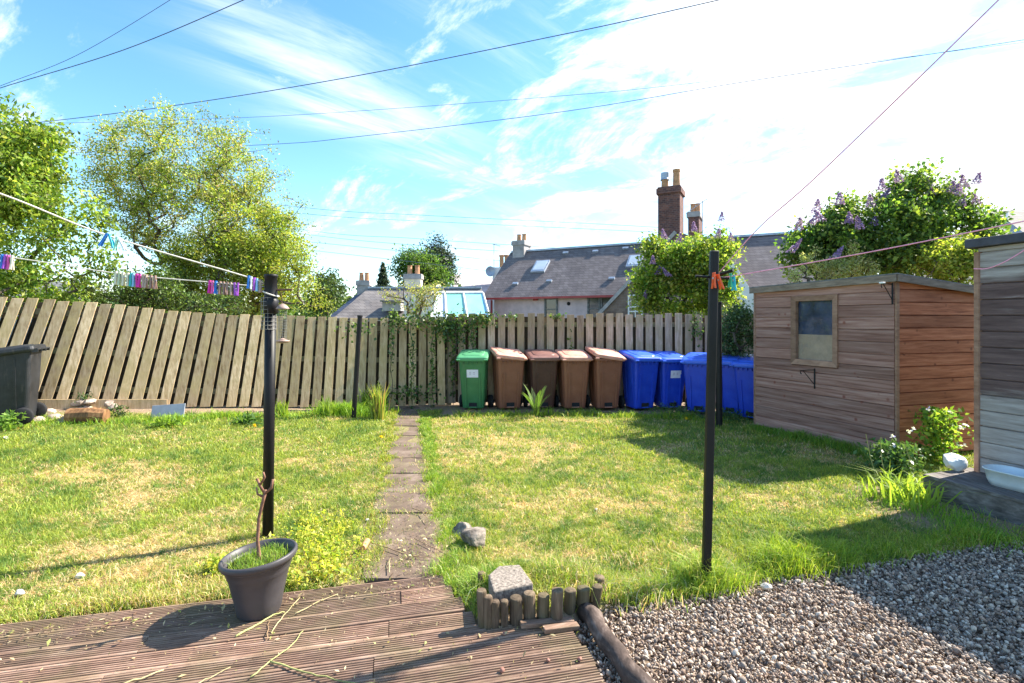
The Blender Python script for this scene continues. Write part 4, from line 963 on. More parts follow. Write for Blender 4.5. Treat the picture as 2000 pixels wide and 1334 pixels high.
    # hanging basket brackets: things fixed to the shed
    def bracket(name, label, s, z, ln, flip=1, drop=.22):
        o = empty(name, wp(s, z, .03)+Vector(org), label=label, cat='bracket', group='iron hanging brackets on the small shed')
        t = Vector((n3.x, n3.y, 0)).normalized(); 
        MB().tube([(0,0,.02), (0,0,-drop)], .010, 6).build('plate', M['black_metal'], o)
        arm = t*ln; MB().tube([Vector((0,0,0)), arm*.5+Vector((0,0,.004)), arm, arm+Vector((0,0,-.03)), arm*.93+Vector((0,0,-.045))], .006, 6).build('arm', M['black_metal'], o)
        MB().tube([Vector((0,0,-drop*.8)), arm*.82], .005, 6).build('brace', M['black_metal'], o)
        return o
    bracket('wall_bracket', 'black iron bracket at the top corner of the small shed', s_at(1748)-.01, 2.10, .20, drop=.24)
    bracket('wall_bracket', 'black iron bracket under the shed window', s_at(1594), zlo-.06, .27, drop=.26)
    p = wp(s_at(1748), 2.10, .03)+Vector(org)+Vector((n3.x,n3.y,0))*.2
    tag(MB().box(p+Vector((0,0,.012)), (.05,.05,.02), Matrix.Rotation(.4, 3, 'Z')).build('rag_scrap', M['white_paint'], bevel=.006), label='scrap of white cloth caught on the top bracket of the shed', cat='cloth')
small_shed()

# ------------------------------------------------------------------ big shed on its step
def big_shed():
    A = Vector((4.49, 4.90)); d = Vector((.33,-.944)).normalized(); B = A+d*2.7; r = Vector((.944,.33)).normalized()
    org = (A.x, A.y, .22); root = empty('large_shed', org, label='tall shed of pale boards with worn dark paint at the right edge', cat='shed')
    clad('wall', A, B, .22, .22, 2.37, 2.40, M['bigshed'], root, org, .150, out=1)
    C = A+r*2.2
    clad('wall', A, C, .22, .22, 2.37, 2.37, M['bigshed'], root, org, .150, out=-1)
    E = B+r*2.2; mb = MB()
    for P, Q, za, zb in ((C, E, 2.37, 2.40), (E, B, 2.40, 2.40)):
        t = (Q-P).normalized(); n_ = Vector((t.y, -t.x))*.02
        mb.hexa([(P.x-org[0], P.y-org[1], 0), (Q.x-org[0], Q.y-org[1], 0), (Q.x+n_.x-org[0], Q.y+n_.y-org[1], 0), (P.x+n_.x-org[0], P.y+n_.y-org[1], 0),
                 (P.x-org[0], P.y-org[1], za-.22), (Q.x-org[0], Q.y-org[1], zb-.22), (Q.x+n_.x-org[0], Q.y+n_.y-org[1], zb-.22), (P.x+n_.x-org[0], P.y+n_.y-org[1], za-.22)])
    mb.build('back_wall', M['trim'], root)
    MB().box((-.012,.012,1.03), (.05,.05,2.14)).build('corner_trim', M['trim'], root)
    ov = .09; a = A-r*ov-d*ov; b = B-r*ov+d*ov; c = E+r*ov+d*ov; e = C+r*ov-d*ov; zs = [2.38,2.41,2.41,2.38]
    dark = plain('dark_roof_edge', (.06,.06,.075), .7, .3, .2, 5)
    MB().hexa([(p.x-org[0], p.y-org[1], z-.22-.02) for p, z in zip((a,b,c,e), zs)]+[(p.x-org[0], p.y-org[1], z-.22+.065) for p, z in zip((a,b,c,e), zs)]).build('roof', dark, root, bevel=.008)
    # hook under the eave
    h = A+d*.42-r*.02; tag(MB().box((h.x-.03, h.y, 2.20), (.05,.06,.13), Matrix.Rotation(.3, 3, 'Y')).tube([(h.x-.05,h.y,2.25),(h.x-.07,h.y,2.17),(h.x-.05,h.y,2.12)], .012, 6).build('eave_hook', M['black_metal'], bevel=.008), label='black hook fixed high on the wall of the tall shed', cat='hook')
    # step in front
    s0 = A-r*.60-d*.14; s1 = B-r*.60; st = empty('wooden_step', (s0.x, s0.y, 0), label='low weathered wooden step along the tall shed', cat='step'); so_ = (s0.x, s0.y, 0)
    wd = .69
    n = 4
    for i in range(n):
        o0 = wd*i/n+.004; o1 = wd*(i+1)/n-.004
        P = [s0+r*o0, s1+r*o0, s1+r*o1, s0+r*o1]
        MB().hexa([(p.x-so_[0], p.y-so_[1], .185) for p in P]+[(p.x-so_[0], p.y-so_[1], .215) for p in P], random.random()).build('plank', M['steptop'], st, bevel=.004)
    P = [s0+r*.01, s1+r*.01, s1+r*.05, s0+r*.05]; MB().hexa([(p.x-so_[0], p.y-so_[1], 0.0) for p in P]+[(p.x-so_[0], p.y-so_[1], .183) for p in P]).build('riser', M['steptop'], st)
    P = [s0+r*.06, s0+r*.60, s0+r*.60+d*.04, s0+r*.06+d*.04]; MB().hexa([(p.x-so_[0], p.y-so_[1], 0.0) for p in P]+[(p.x-so_[0], p.y-so_[1], .183) for p in P]).build('riser', M['steptop'], st)
    # basin on the step
    c = A+d*.46-r*.27; rot = math.atan2(d.y, d.x)
    tub = MB(); prof = []
    def ring(w_, l_, z, rr=.1): return [(x*math.cos(rot)-y*math.sin(rot), x*math.sin(rot)+y*math.cos(rot), z) for x, y, z in rrect(l_, w_, z, rr, n=6)]
    tub.loft([ring(.22,.46,0,.09), ring(.25,.50,.05,.1), ring(.275,.53,.13,.11), ring(.30,.56,.135,.12), ring(.295,.555,.145,.12), ring(.265,.52,.143,.11), ring(.24,.49,.05,.1), ring(.21,.45,.015,.09)])
    t = tub.build('wash_basin', M['white_enamel'], smooth=True); t.location = (c.x, c.y, .216); tag(t, label='white oblong basin standing on the wooden step', cat='basin')
M['steptop'] = wood('step_wood', [(.06,.05,.045), (.14,.12,.11), (.27,.24,.23)], (8,1,8), 3)
big_shed()

# ------------------------------------------------------------------ stones, logs
def rock(name, label, loc, s, seed, mat, cat='stone', group=None, rot=0):
    r = np.random.default_rng(seed); import bmesh
    bm = bmesh.new(); bmesh.ops.create_icosphere(bm, subdivisions=4, radius=1)
    pl = [(v/np.linalg.norm(v), .55+.35*r.random()) for v in r.normal(size=(9,3))]
    for v in bm.verts:
        p = np.array(v.co); k = 1.0
        for ax, d in pl:
            q = float(p@ax)
            if q > 1e-3: k = min(k, d/q)
        k *= 1+.05*mnoise.noise(Vector(p*2.5)+Vector((seed,0,0)))+.02*mnoise.noise(Vector(p*8)); v.co = Vector(p*k)
    me = bpy.data.meshes.new(name); bm.to_mesh(me); bm.free()
    for v in me.vertices: v.co = Vector((v.co.x*s[0], v.co.y*s[1], v.co.z*s[2]))
    a = me.attributes.new('var','FLOAT','POINT')
    o = link(name, me, mat, smooth=False); o.location = loc; o.rotation_euler = (0,0,rot); return tag(o, label=label, cat=cat, group=group)
p = gl(925,1072); rock('garden_stone', 'rough pale grey stone at the lawn edge beside the path', (p.x, p.y+.08, p.z+.04), (.115,.11,.09), 3, M['stone'], group='stones at the lawn edge')
p = gl(900,1050); rock('garden_stone', 'smaller darker stone touching the back of the pale grey stone', (p.x+.0, p.y+.1, p.z+.005), (.085,.08,.07), 5, M['stone'], group='stones at the lawn edge')
# concrete block behind the stakes
def block():
    z = .165; F_ = [(963,1171),(1043,1153),(1015,1111),(974,1114),(953,1134)]
    P = [Vector(((px-1000)/1000*((EYE-z)*1000/(py-625)), (EYE-z)*1000/(py-625), 0)) for px, py in F_]
    # footprint given as seen at block-top height
    c = sum(P, Vector())/len(P); mb = MB()
    mb.loft([[(p.x-c.x, p.y-c.y, -.10) for p in P], [(p.x-c.x, p.y-c.y, 0) for p in P]])
    o = mb.build('concrete_block', M['concrete'], bevel=.008); o.location = (c.x, c.y+.07, z); o.rotation_euler = (R(-2), 0, 0)
    tag(o, label='flat speckled concrete block lying behind the short round stakes', cat='block')
block()
STK = [(944,1160,1230,10,-3),(953,1172,1232,9,0),(967,1181,1231,9,0),(985,1180,1228,8,0),(1008,1175,1226,13,0),(1034,1166,1222,12,0),(1060,1170,1219,12,2),(1087,1160,1222,12,2),(1112,1160,1206,12,3),(1137,1156,1203,13,4),(1160,1152,1190,11,10),(1170,1134,1170,11,2),(942,1125,1160,8,-2)]
labs = ['leftmost front round stake of the short log edging','second stake from the left in the log edging','third stake from the left in the log edging, under the concrete block','thin stake in the log edging under the concrete block corner','thick stake in the middle of the log edging below the concrete block','stake of the log edging at the right corner of the concrete block','stake just right of the concrete block in the log edging','tall stake leaning left of a gap in the log edging','stake right of the gap in the log edging','thick stake where the log edging meets the long round log','leaning stake at the right end of the log edging','back stake standing alone behind the right end of the log edging','back stake behind the left end of the log edging by the decking']
for (px, yt, yb, rw, ln), lb in zip(STK, labs):
    b = G(px, yb, .0); D_ = b.y; r = rw/1000*D_; zt = EYE-(yt-625)/1000*(D_+r*.5); mb = MB(); h = zt+.085; tx = math.tan(R(ln))*h
    prof = [(r*.96,-.06),(r,.05),(r*.98,h-.066),(r*.9,h-.060),(r*.5,h-.056),(0,h-.056)]
    vs = []
    mb.lathe(prof, 14, var=random.random())
    mb.v = [(x+tx*(z/h), y, z) for x, y, z in mb.v]; mb.c = [random.random()]*len(mb.v)
    o = mb.build('log_stake', M['stake'], smooth=False); o.location = (b.x, b.y+r-.02, 0); tag(o, label=lb, cat='stake', group='short round stakes edging the lawn')
def long_log():
    a = G(1143,1205,.0); b = G(1245,1345,.0); d = (b-a); b = a+d*1.9; pts = []; rad = []
    for k in range(13):
        t = k/12; p = a.lerp(b, t); pts.append((p.x+.012*math.sin(k*1.9), p.y, .035+.012*math.sin(k*1.1))); rad.append(.049+.004*math.sin(k*2.3))
    mb = MB(); mb.tube(pts, rad, 14); tag(mb.build('round_log', M['log'], smooth=True), label='long dark round log dividing the decking from the gravel', cat='log')
long_log()
# broken deck plank pieces at the hole
for (x, y, l_, rz, lb) in ((.19,2.775,.30,.24,'broken strip of decking wood below the log edging'),(.26,2.73,.20,.30,'second splintered wood strip in the gap beside the long log')):
    mb = MB().box((0,0,0), (l_,.045,.025), var=.2); o = mb.build('broken_plank', M['deck'], bevel=.004); o.location = (x, y, .03); o.rotation_euler = (0, R(4), rz); tag(o, label=lb, cat='plank')
# stump, slate, rubble by the fence
def stump():
    p = gl(172,826); o = empty('cut_log', p, label='short cut log lying by the rubble at the fence foot', cat='log')
    mb = MB(); mb.tube([(-.24,-.02,.09),(-.1,.0,.10),(.05,.02,.10),(.22,.05,.09)], [.12,.11,.115,.095], 11, cap=True); mb.build('bark', M['splitlog'], o, smooth=False)
    MB().tube([(-.246,-.021,.09),(-.241,-.02,.09)], .105, 11).build('cut_face', M['cutwood'], o)
stump()
p = gl(328,816); mb = MB().box((0,0,.11), (.46,.015,.21)); o = mb.build('slate_slab', M['slate_tile'], bevel=.003); o.location = (p.x, p.y-.02, p.z-.01); o.rotation_euler = (R(-22), R(-3), R(8)); tag(o, label='blue grey slate slab leaning against the foot of the fence', cat='slate')
ROCKS = [(108,820,.10,.07,.05,'pale'),(130,826,.11,.08,.05,'pale'),(95,812,.09,.07,.06,'pinkish'),(122,803,.12,.08,.06,'pinkish'),(150,800,.10,.08,.05,'pale'),(140,788,.12,.08,.06,'buff'),(160,785,.08,.07,.04,'buff'),(112,790,.09,.07,.05,'buff'),(75,826,.08,.06,.05,'grey'),(205,800,.10,.07,.07,'pinkish'),(198,788,.06,.05,.05,'buff')]
rl = ['pale rubble stone before the heap, next to the black bin','largest pale flat rubble stone in front of the heap','pinkish rubble stone close to the black bin','pinkish rubble stone in the middle of the heap','pale rubble stone just left of the cut log','buff rubble stone on top of the heap','small buff rubble stone at the back of the heap','buff rubble stone at the left back of the heap','grey rubble stone under the black bin side','pinkish rubble stone right behind the cut log','small buff rubble stone perched behind the cut log']
for i, ((px, py, a, b, c, _), lb) in enumerate(zip(ROCKS, rl)):
    p = gl(px, max(py, 806)); zz = W(px, py, p.y+.12 if py < 806 else p.y).z
    rock('rubble_stone', lb, (p.x, p.y+(.14 if py < 806 else 0), max(p.z+c*.5, zz)), (a*1.25, b*1.25, c*1.35), 20+i, M['rubble'], group='rubble stones heaped at the fence foot', rot=i)
# clay pipe bits and white stone by the path
for px, py, lb in ((712,1063,'short broken terracotta pipe beside the path'),):
    p = G(px, py+10, .02); mb = MB(); mb.tube([(0,-.05,.03),(.004,.06,.035)], .022, 12); o = mb.build('pipe_piece', M['terracotta'], smooth=False); o.location = p; tag(o, label=lb, cat='pipe')
p = gl(1885,905,.03); rock('white_stone', 'large white stone against the corner of the tall shed', (4.30, 4.99, .285), (.11,.10,.10), 77, M['white_paint'])
for px, py, s, lb in ((1923,1000,.04,'white pebble in the shade below the wooden step'),(1497,1152,.05,'pale stone lying where the gravel meets the grass'),(718,1018,.03,'white pebble in the grass beside the path'),(1165,1000-4,.02,'tiny pale stone on the lawn'),(38,1163,.045,'white stone in the lawn near the decking'),(155,1130,.045,'pale stone in the lawn grass left of the pot'),(10,858,.05,'white stone on the lawn below the black bin')):
    p = gl(px, py); rock('pale_pebble', lb, (p.x, p.y, p.z+s*.4), (s*.7, s*.6, s*.4), int(px), M['palestone'], cat='stone')

# ------------------------------------------------------------------ plant pot
def plant_pot():
    b = G(506,1192,.02); root = empty('plant_pot', (b.x, b.y, .022), label='grey plastic plant pot with a bare cut stem on the decking', cat='plant pot'); root.scale = (.94,.94,.94)
    prof = [(.118,0),(.124,.01),(.135,.08),(.158,.18),(.176,.26),(.184,.268),(.186,.30),(.208,.305),(.216,.318),(.216,.336),(.208,.345),(.196,.342),(.188,.30),(.175,.24),(.172,.235)]
    mb = MB(); mb.lathe(prof, 40, close=True); mb.add([(.118*math.cos(6.283*k/40), .118*math.sin(6.283*k/40), 0) for k in range(40)], [tuple(range(39,-1,-1))])
    mb.v = [(x, y, z+.09*x*max(0, z/.34)) for x, y, z in mb.v]
    mb.build('pot', M['pot'], root, smooth=True)
    s = MB(); s.lathe([(.18,.285),(.09,.296),(0,.30)], 30); s.v = [(x,y,z+.09*x*.8) for x,y,z in s.v]; s.build('soil', M['soil'], root, smooth=True)
    n = 900; a = rng.uniform(0,6.283,n); r = .165*np.sqrt(rng.random(n)); P = np.stack([r*np.cos(a), r*np.sin(a), .29+.07*r*np.cos(a)], -1)
    V, F, C = blades(P, .06*rng.uniform(.4,1.3,n), np.full(n,.0035), rng.uniform(.1,1,n), palette(n, [(.12,.24,.03),(.22,.34,.04),(.3,.4,.06)], .2)); np_mesh('grass_tuft', V, F, M['grass'], root, col=C)
    st = MB(); st.tube([(.01,0,.28),(0,.0,.33),(-.012,.005,.42),(-.006,.01,.55),(.02,.01,.66),(.035,.012,.72)], [.013,.012,.010,.010,.010,.011], 8)
    st.tube([(.03,.01,.70),(.075,.0,.74),(.085,-.005,.79)], [.009,.008,.007], 7); st.tube([(.03,.01,.70),(.0,.01,.75),(-.02,.015,.79)], [.009,.008,.008], 7); st.tube([(.0,.01,.75),(.03,.01,.80),(.02,.01,.83)], [.007,.006,.006], 6); st.tube([(.02,.01,.68),(-.01,.0,.70),(-.015,0,.74)], [.007,.006,.005], 6)
    st.build('stem', plain('reddish_stem', (.20,.10,.065), .7, .3, .25, 30), root, smooth=True)
plant_pot()
# twigs and litter
def twig(name, pts, r, c, label, z=.026):
    Q = [G(a, b, z) for a, b in pts]; P = []
    for a, b in zip(Q, Q[1:]):
        for k in range(4): P.append(a.lerp(b, k/4)+Vector((random.gauss(0,.0025), random.gauss(0,.0025), abs(random.gauss(0,.003)))))
    P.append(Q[-1]); r *= .8; mb = MB(); mb.tube(P, [r*(1-.5*i/len(P)) for i in range(len(P))], 6)
    tag(mb.build(name, c, smooth=True), label=label, cat='twig', group='twigs lying on the decking and path')
yel = plain('green_stem', (.40,.40,.15), .7, .3, .15, 20); brn = plain('dry_twig', (.26,.17,.10), .8, .2, .2, 20); straw = plain('straw_stem', (.46,.38,.20), .8, .2, .15, 20)
twig('green_twig', [(460,1243),(500,1222),(535,1200),(556,1196)], .007, yel, 'thick yellow green stem lying on the decking in front of the pot')
twig('green_twig', [(530,1237),(555,1202),(585,1168)], .004, straw, 'thin straw stem slanting away beside the pot')
twig('green_twig', [(488,1324),(530,1290),(570,1262),(592,1232)], .0045, yel, 'long green twig on the near decking, bent upward to the right')
twig('green_twig', [(528,1292),(570,1305),(620,1322),(690,1334),(760,1340)], .006, plain('green_brown_twig', (.28,.27,.10)), 'long curved green brown twig along the bottom edge of the decking')
twig('green_twig', [(205,1350),(260,1332),(320,1308)], .006, straw, 'straw coloured stem at the bottom left of the decking')
twig('green_twig', [(370,1345),(410,1325),(450,1303)], .004, straw, 'thin straw stem right of the lowest left stem')
twig('green_twig', [(575,1200),(620,1176),(660,1160)], .004, straw, 'pale straw stem between the pot and the path end')
twig('brown_twig', [(805,993),(825,1000),(838,1018)], .005, brn, 'short brown twig on the path slabs', .035)
twig('brown_twig', [(725,1060),(770,1075),(800,1086),(850,1090)], .005, brn, 'long brown twig lying across the near path slab', .035)
twig('brown_twig', [(810,1052),(850,1072),(890,1092)], .004, brn, 'brown twig at the right side of the near path slab', .035)
twig('brown_twig', [(760,1118),(760,1100),(762,1090)], .004, straw, 'small upright straw bit on the near path slab', .035)
twig('brown_twig', [(522,1250),(523,1230),(524,1212)], .004, brn, 'short brown twig right below the pot')
def litter():
    n = 1500; P = []
    while len(P) < n:
        q = random.random()
        if q < .35: px, py = random.uniform(0,1180), random.gauss(1225, 60)
        elif q < .6: px = random.uniform(0,900); py = 1232-.118*px+abs(random.gauss(0, 16))
        else: px, py = random.gauss(805, 50), random.gauss(1065, 45)
        if not 960 < py < 1334: continue
        p = G(px, py, .025); 
        if inpoly(np.array([p.x]), np.array([p.y]), DECK)[0] or abs(p.x-float(path_x(p.y))) < .3: P.append((p.x, p.y, .026+lit(p.x,p.y)*0+(.006 if p.y > 3.3 else 0)))
    P = np.array(P); V, F, C = leaves(P, rng.lognormal(math.log(.016),.5,n).clip(.005,.05), palette(n, [(.45,.36,.2),(.56,.47,.26),(.3,.2,.12),(.60,.52,.34),(.34,.36,.12),(.2,.12,.08)], .25), rng.uniform(.1,.5,(n,1)), 0, 3)
    V[:,2] = np.clip(V[:,2], .024, .05)
    tag(np_mesh('fallen_leaves', V, F, M['flower'], col=C), kind='stuff', label='scattered dry leaf and straw bits on the decking and path', cat='leaf litter')
litter()
for (px, py, s, lb) in ((733+248,1312,.014,'small reddish pebble on the near decking')," ".split()) if False else ((981,1312,.014,'small reddish pebble on the near decking'),(1132,1290,.013,'brown pebble on the decking near the long log'),(1071,1292,.010,'tiny dark pebble on the near decking'),(985,1240,.012,'dark pebble in front of the log edging')):
    p = G(px, py, .02); rock('small_pebble', lb, (p.x, p.y, .028), (s, s, s*.8), int(px), plain('red_pebble', (.25,.12,.09), .7), cat='pebble')

# ------------------------------------------------------------------ poles, feeders, lines, pegs
def left_pole():
    a = G(523,1048); t = W(529,536,a.y); root = empty('clothes_pole', (a.x, a.y, 0), label='thick round black clothes pole with a capped top behind the plant pot', cat='clothes pole')
    d = t-Vector((a.x, a.y, 0)); sh = d.x
    def P(z): return (sh*z/d.z, 0, z)
    mb = MB(); mb.tube([P(-.1), P(1.0), P(d.z-.26)], .040, 20); mb.build('shaft', M['black_metal'], root, smooth=True)
    mb = MB(); x = P(d.z)[0]
    mb.lathe([(.038,-.30),(.052,-.295),(.056,-.20),(.050,-.19),(.047,-.185),(.045,-.02),(.050,-.015),(.050,0),(.046,.004),(.0,.004)], 20, (x,0,d.z-.004)); mb.build('collar', M['black_metal'], root, smooth=True)
    mb = MB(); mb.tube([(x+.03,0,d.z-.12),(x+.17,-.01,d.z-.118)], .008, 8); mb.build('peg_arm', M['rusty'], root)
    mb = MB(); mb.tube([(x+.055*math.cos(q),.055*math.sin(q),d.z-.15-.02*math.cos(q)) for q in [6.283*k/24 for k in range(25)]], .006, 6); mb.build('cord_loop', M['rope_white'], root, smooth=True)
    return root
left_pole()
def right_pole():
    a = G(1379,1140); t = W(1395,490,a.y); root = empty('clothes_pole', (a.x, a.y, 0), label='slim dark clothes pole with cross pins rising at the gravel edge', cat='clothes pole')
    d = t-Vector((a.x, a.y, 0)); sh = d.x
    def P(z): return (sh*z/d.z, 0, z)
    mb = MB(); r0 = .029
    loops = [rrect(.052,.052,z,.014,P(z)[0],0) for z in (-.1,.7,1.4,d.z-.005)]+[rrect(.04,.04,d.z,.012,P(d.z)[0],0)]
    mb.loft(loops); mb.build('shaft', M['black_metal'], root, smooth=False)
    zc = d.z-.165
    MB().tube([(P(zc)[0]-.115,.0,zc+.005),(P(zc)[0]+.13,-.0,zc-.012)], .008, 8).build('cross_pin', M['black_metal'], root)
    MB().tube([(P(zc)[0]-.02,.05,zc-.01),(P(zc)[0]+.085,-.09,zc+.035)], .010, 8).build('cross_pin', M['black_metal'], root)
right_pole()
def post(name, label, px0, py0, px1, py1, r):
    a = gl(px0, py0); t = W(px1, py1, a.y); mb = MB(); mb.tube([(0,0,-.1), (t.x-a.x, 0, t.z-a.z)], [r, r*.95], 14); mb.tube([(t.x-a.x,0,t.z-a.z-.03),(t.x-a.x,0,t.z-a.z+.004)], r*1.12, 14)
    o = mb.build(name, M['black_metal'], smooth=False, bevel=.003); o.location = a; return tag(o, label=label, cat='post')
post('metal_post', 'thin black metal post before the fence left of the path', 690, 815, 703, 616, .040)
post('metal_post', 'black metal post behind the slim clothes pole near the blue bins', 1405, 832, 1403, 590, .050)

def feeder():
    D_ = 3.9; c = W(552,600,D_); root = empty('bird_feeder', (c.x, c.y, c.z), label='hanging mesh bird feeder with a domed cap beside the thick black pole', cat='bird feeder'); root.scale = (.82,.82,.85)
    k = D_/1000
    MB().lathe([(.013*k*1000/1000,0.002),(.058,-.012),(.062,-.02),(.058,-.022),(.02,.018),(0,.028)][::-1] if False else [(.0,.034),(.02,.028),(.045,.008),(.060,-.012),(.058,-.018),(.03,-.016),(.0,-.012)], 20).build('cap', plain('cap_metal', (.26,.18,.15), .5, .5, .2, 12), root, smooth=True)
    h0 = -.02; h1 = -.29
    mb = MB()
    for q in range(16):
        a = 6.283*q/16; mb.tube([(.036*math.cos(a), .036*math.sin(a), h0), (.036*math.cos(a), .036*math.sin(a), h1)], .0012, 4)
    for j in range(12):
        z = h0+(h1-h0)*j/11; mb.tube([(.036*math.cos(q), .036*math.sin(q), z) for q in [6.283*i/16 for i in range(17)]], .0012, 4, cap=False)
    mb.build('mesh_tube', plain('mesh_metal', (.15,.15,.13), .5, .5), root)
    MB().lathe([(.0,-.325),(.045,-.32),(.06,-.305),(.062,-.297),(.05,-.300),(.036,-.292),(.012,-.278),(0,-.275)], 20).build('tray', plain('tray_metal', (.42,.28,.23), .5, .5, .2, 12), root, smooth=True)
    MB().tube([(0,0,.03),(-.01,0,.055),(-.005,0,.085),(-.018,0,.135)], .0035, 6).build('hanger', M['rusty'], root)
feeder()
def cage():
    p = G(523,1048); root = empty('wire_guard', (p.x+.02, p.y, 1.60), label='wire mesh guard wrapped around the thick black pole', cat='wire mesh'); mb = MB(); r = .055
    for j in range(9): z = .24*j/8-.0; mb.tube([(r*math.cos(q)-.012, r*math.sin(q), z) for q in [6.283*i/16 for i in range(17)]], .0016, 4, cap=False)
    for q in range(10): a = 6.283*q/10; mb.tube([(r*math.cos(a)-.012, r*math.sin(a), 0), (r*math.cos(a)-.012, r*math.sin(a), .24)], .0014, 4)
    mb.build('mesh', plain('guard_wire', (.28,.27,.25), .5, .5), root)
cage()
def line(name, label, pts, r, mat, sag=0, cat='clothes line', n=24, group=None):
    P = [Vector(p) for p in pts]; out = []
    if len(P) == 2:
        for k in range(n+1): t = k/n; q = P[0].lerp(P[1], t); q.z -= sag*4*t*(1-t); out.append(q)
    else:
        for i in range(len(P)-1):
            p0 = P[max(0,i-1)]; p1 = P[i]; p2 = P[i+1]; p3 = P[min(len(P)-1, i+2)]
            for k in range(8):
                t = k/8; out.append(.5*((2*p1)+(p2-p0)*t+(2*p0-5*p1+4*p2-p3)*t*t+(-p0+3*p1-3*p2+p3)*t**3))
        out.append(P[-1])
    mb = MB(); mb.tube(out, r, 6); o = mb.build(name, mat, smooth=True); tag(o, label=label, cat=cat, group=group); return out
def onpath(out, px):
    for a, b in zip(out, out[1:]):
        ua = 1000+1000*a.x/a.y; ub = 1000+1000*b.x/b.y
        if (ua-px)*(ub-px) <= 0 and ua != ub: t = (px-ua)/(ub-ua); return a.lerp(b, t)
    return out[0]
L1 = line('clothes_line', 'white clothes line running steeply down to the thick pole, upper of the two', [W(-420,235,2.5), W(0,378,3.1), W(210,460,3.5), W(480,540,3.85), W(516,555,3.95)], .0055, M['rope_white'])
L2 = line('clothes_line', 'white clothes line hanging almost level to the thick pole, lower of the two', [W(-420,455,3.2), W(0,500,3.5), W(230,534,3.7), W(420,552,3.85), W(516,560,3.95)], .0045, M['rope_white'])
L3 = line('washing_line', 'pink washing line running from the slim pole up over the top of the picture', [W(1396,543,3.27), W(1480,447,3.0), W(1600,340,2.75), W(1945,5,2.2), W(2300,-350,1.9)], .0032, M['rope_pink'])
L4 = line('washing_line', 'pink washing line running from the slim pole to the right over the small shed', [W(1402,543,3.27), W(1450,536,3.2), W(1700,492,2.9), W(2000,432,2.5), W(2300,370,2.3)], .0035, M['rope_pink'])
L5 = line('washing_line', 'loose end of pink line hanging against the tall shed', [W(1902,525,4.3), W(1930,524,4.2), W(1965,510,4.1), W(2010,482,4.0), W(2080,430,3.9)], .0045, M['rope_pink'])
PC = {'blue': (.02,.16,.55), 'purple': (.35,.08,.50), 'pink': (.70,.10,.38), 'magenta': (.62,.02,.30), 'cream': (.66,.62,.46), 'teal': (.03,.40,.38), 'light blue': (.25,.50,.75), 'tan': (.42,.30,.24), 'brown': (.28,.17,.14), 'white': (.75,.75,.75), 'mint': (.42,.75,.58), 'orange': (.75,.10,.015), 'turquoise': (.02,.42,.55), 'green': (.05,.45,.25), 'pale green': (.50,.56,.36)}
PM = {k: plain('peg_'+k.replace(' ', '_'), c, .45, .4, .05, 30) for k, c in PC.items()}
PROTO = {}
def peg(colour, loc, rz, label, tilt=0, group='clothes pegs on the white lines', ln=.10):
    if colour not in PROTO:
        root = empty('clothes_peg', loc)
        for sgn, nm in ((-1,'prong'),(1,'prong')):
            mb = MB(); y = .006*sgn
            mb.loft([[(x*.006, y+yy*.004+sgn*off, z) for x, yy in ((-1,-1),(1,-1),(1,1),(-1,1))] for z, off in ((.014,.0),(0,.0),(-.02,.002),(-.05,.003),(-.085,.010))]); mb.build(nm, PM[colour], root, bevel=.0012)
        MB().tube([(-.008,0,-.022),(.008,0,-.022)], .006, 8).build('spring', M['lead'], root)
        PROTO[colour] = root
    else: root = copy_tree(PROTO[colour])
    root.location = loc; root.rotation_euler = (R(random.uniform(-6,6)), R(tilt+random.uniform(-3,3)), rz); root.scale = (ln/.1,)*3
    tag(root, label=label, cat='clothes peg', group=group); return root
NTH = ['first','second','third','fourth','fifth','sixth','seventh','eighth','ninth','tenth','eleventh','twelfth']
def cluster(out, items, where, base_rz=1.45):
    for i, (px, colour) in enumerate(items):
        p = onpath(out, px); peg(colour, (p.x, p.y, p.z), R(80)+random.uniform(-.15,.15)-1.2, f'{colour} clothes peg, {NTH[i]} from left in {where}')
cluster(L2, [(5,'blue'),(11,'purple'),(17,'pink'),(24,'cream')], 'the far left bunch')
cluster(L2, [(227,'cream'),(234,'pale green'),(241,'cream'),(250,'cream'),(256,'teal'),(261,'light blue'),(267,'magenta'),(273,'magenta'),(281,'tan'),(286,'tan'),(295,'brown'),(303,'brown')], 'the long middle bunch of pegs')
cluster(L2, [(410,'magenta'),(415,'pink'),(422,'blue'),(430,'brown'),(437,'brown'),(444,'brown'),(451,'tan'),(458,'purple'),(465,'purple')], 'the lower bunch beside the pole')
cluster(L1, [(486,'blue'),(491,'white'),(497,'purple'),(502,'light blue'),(509,'tan')], 'the upper line bunch nearest the pole')
p = onpath(L1, 208); peg('blue', p, .2, 'blue peg hanging askew alone on the upper white line', 25); peg('turquoise', onpath(L1, 215), .1, 'turquoise peg beside the askew blue peg on the upper line', -20)
peg('mint', onpath(L1, 229), .2, 'mint green peg crossed by a white one on the upper line', 10); peg('white', onpath(L1, 233), .2, 'white peg crossing the mint green one on the upper line', -28)
a = G(1379,1140); zc = W(1395,538,3.24)
peg('orange', (zc.x-.02, zc.y-.045, zc.z), .3, 'orange peg hanging straight on the slim pole, left of its twin', 4, 'pegs on the slim pole'); peg('orange', (zc.x+.005, zc.y-.05, zc.z-.01), .3, 'orange peg leaning right on the slim pole', -16, 'pegs on the slim pole')
peg('green', (zc.x+.10, zc.y-.005, zc.z-.0), .3, 'green peg at the end of the slim pole cross pin', 0, 'pegs on the slim pole', .09); peg('turquoise', (zc.x+.118, zc.y-.01, zc.z-.012), .3, 'turquoise peg outermost on the slim pole cross pin', -5, 'pegs on the slim pole', .1)

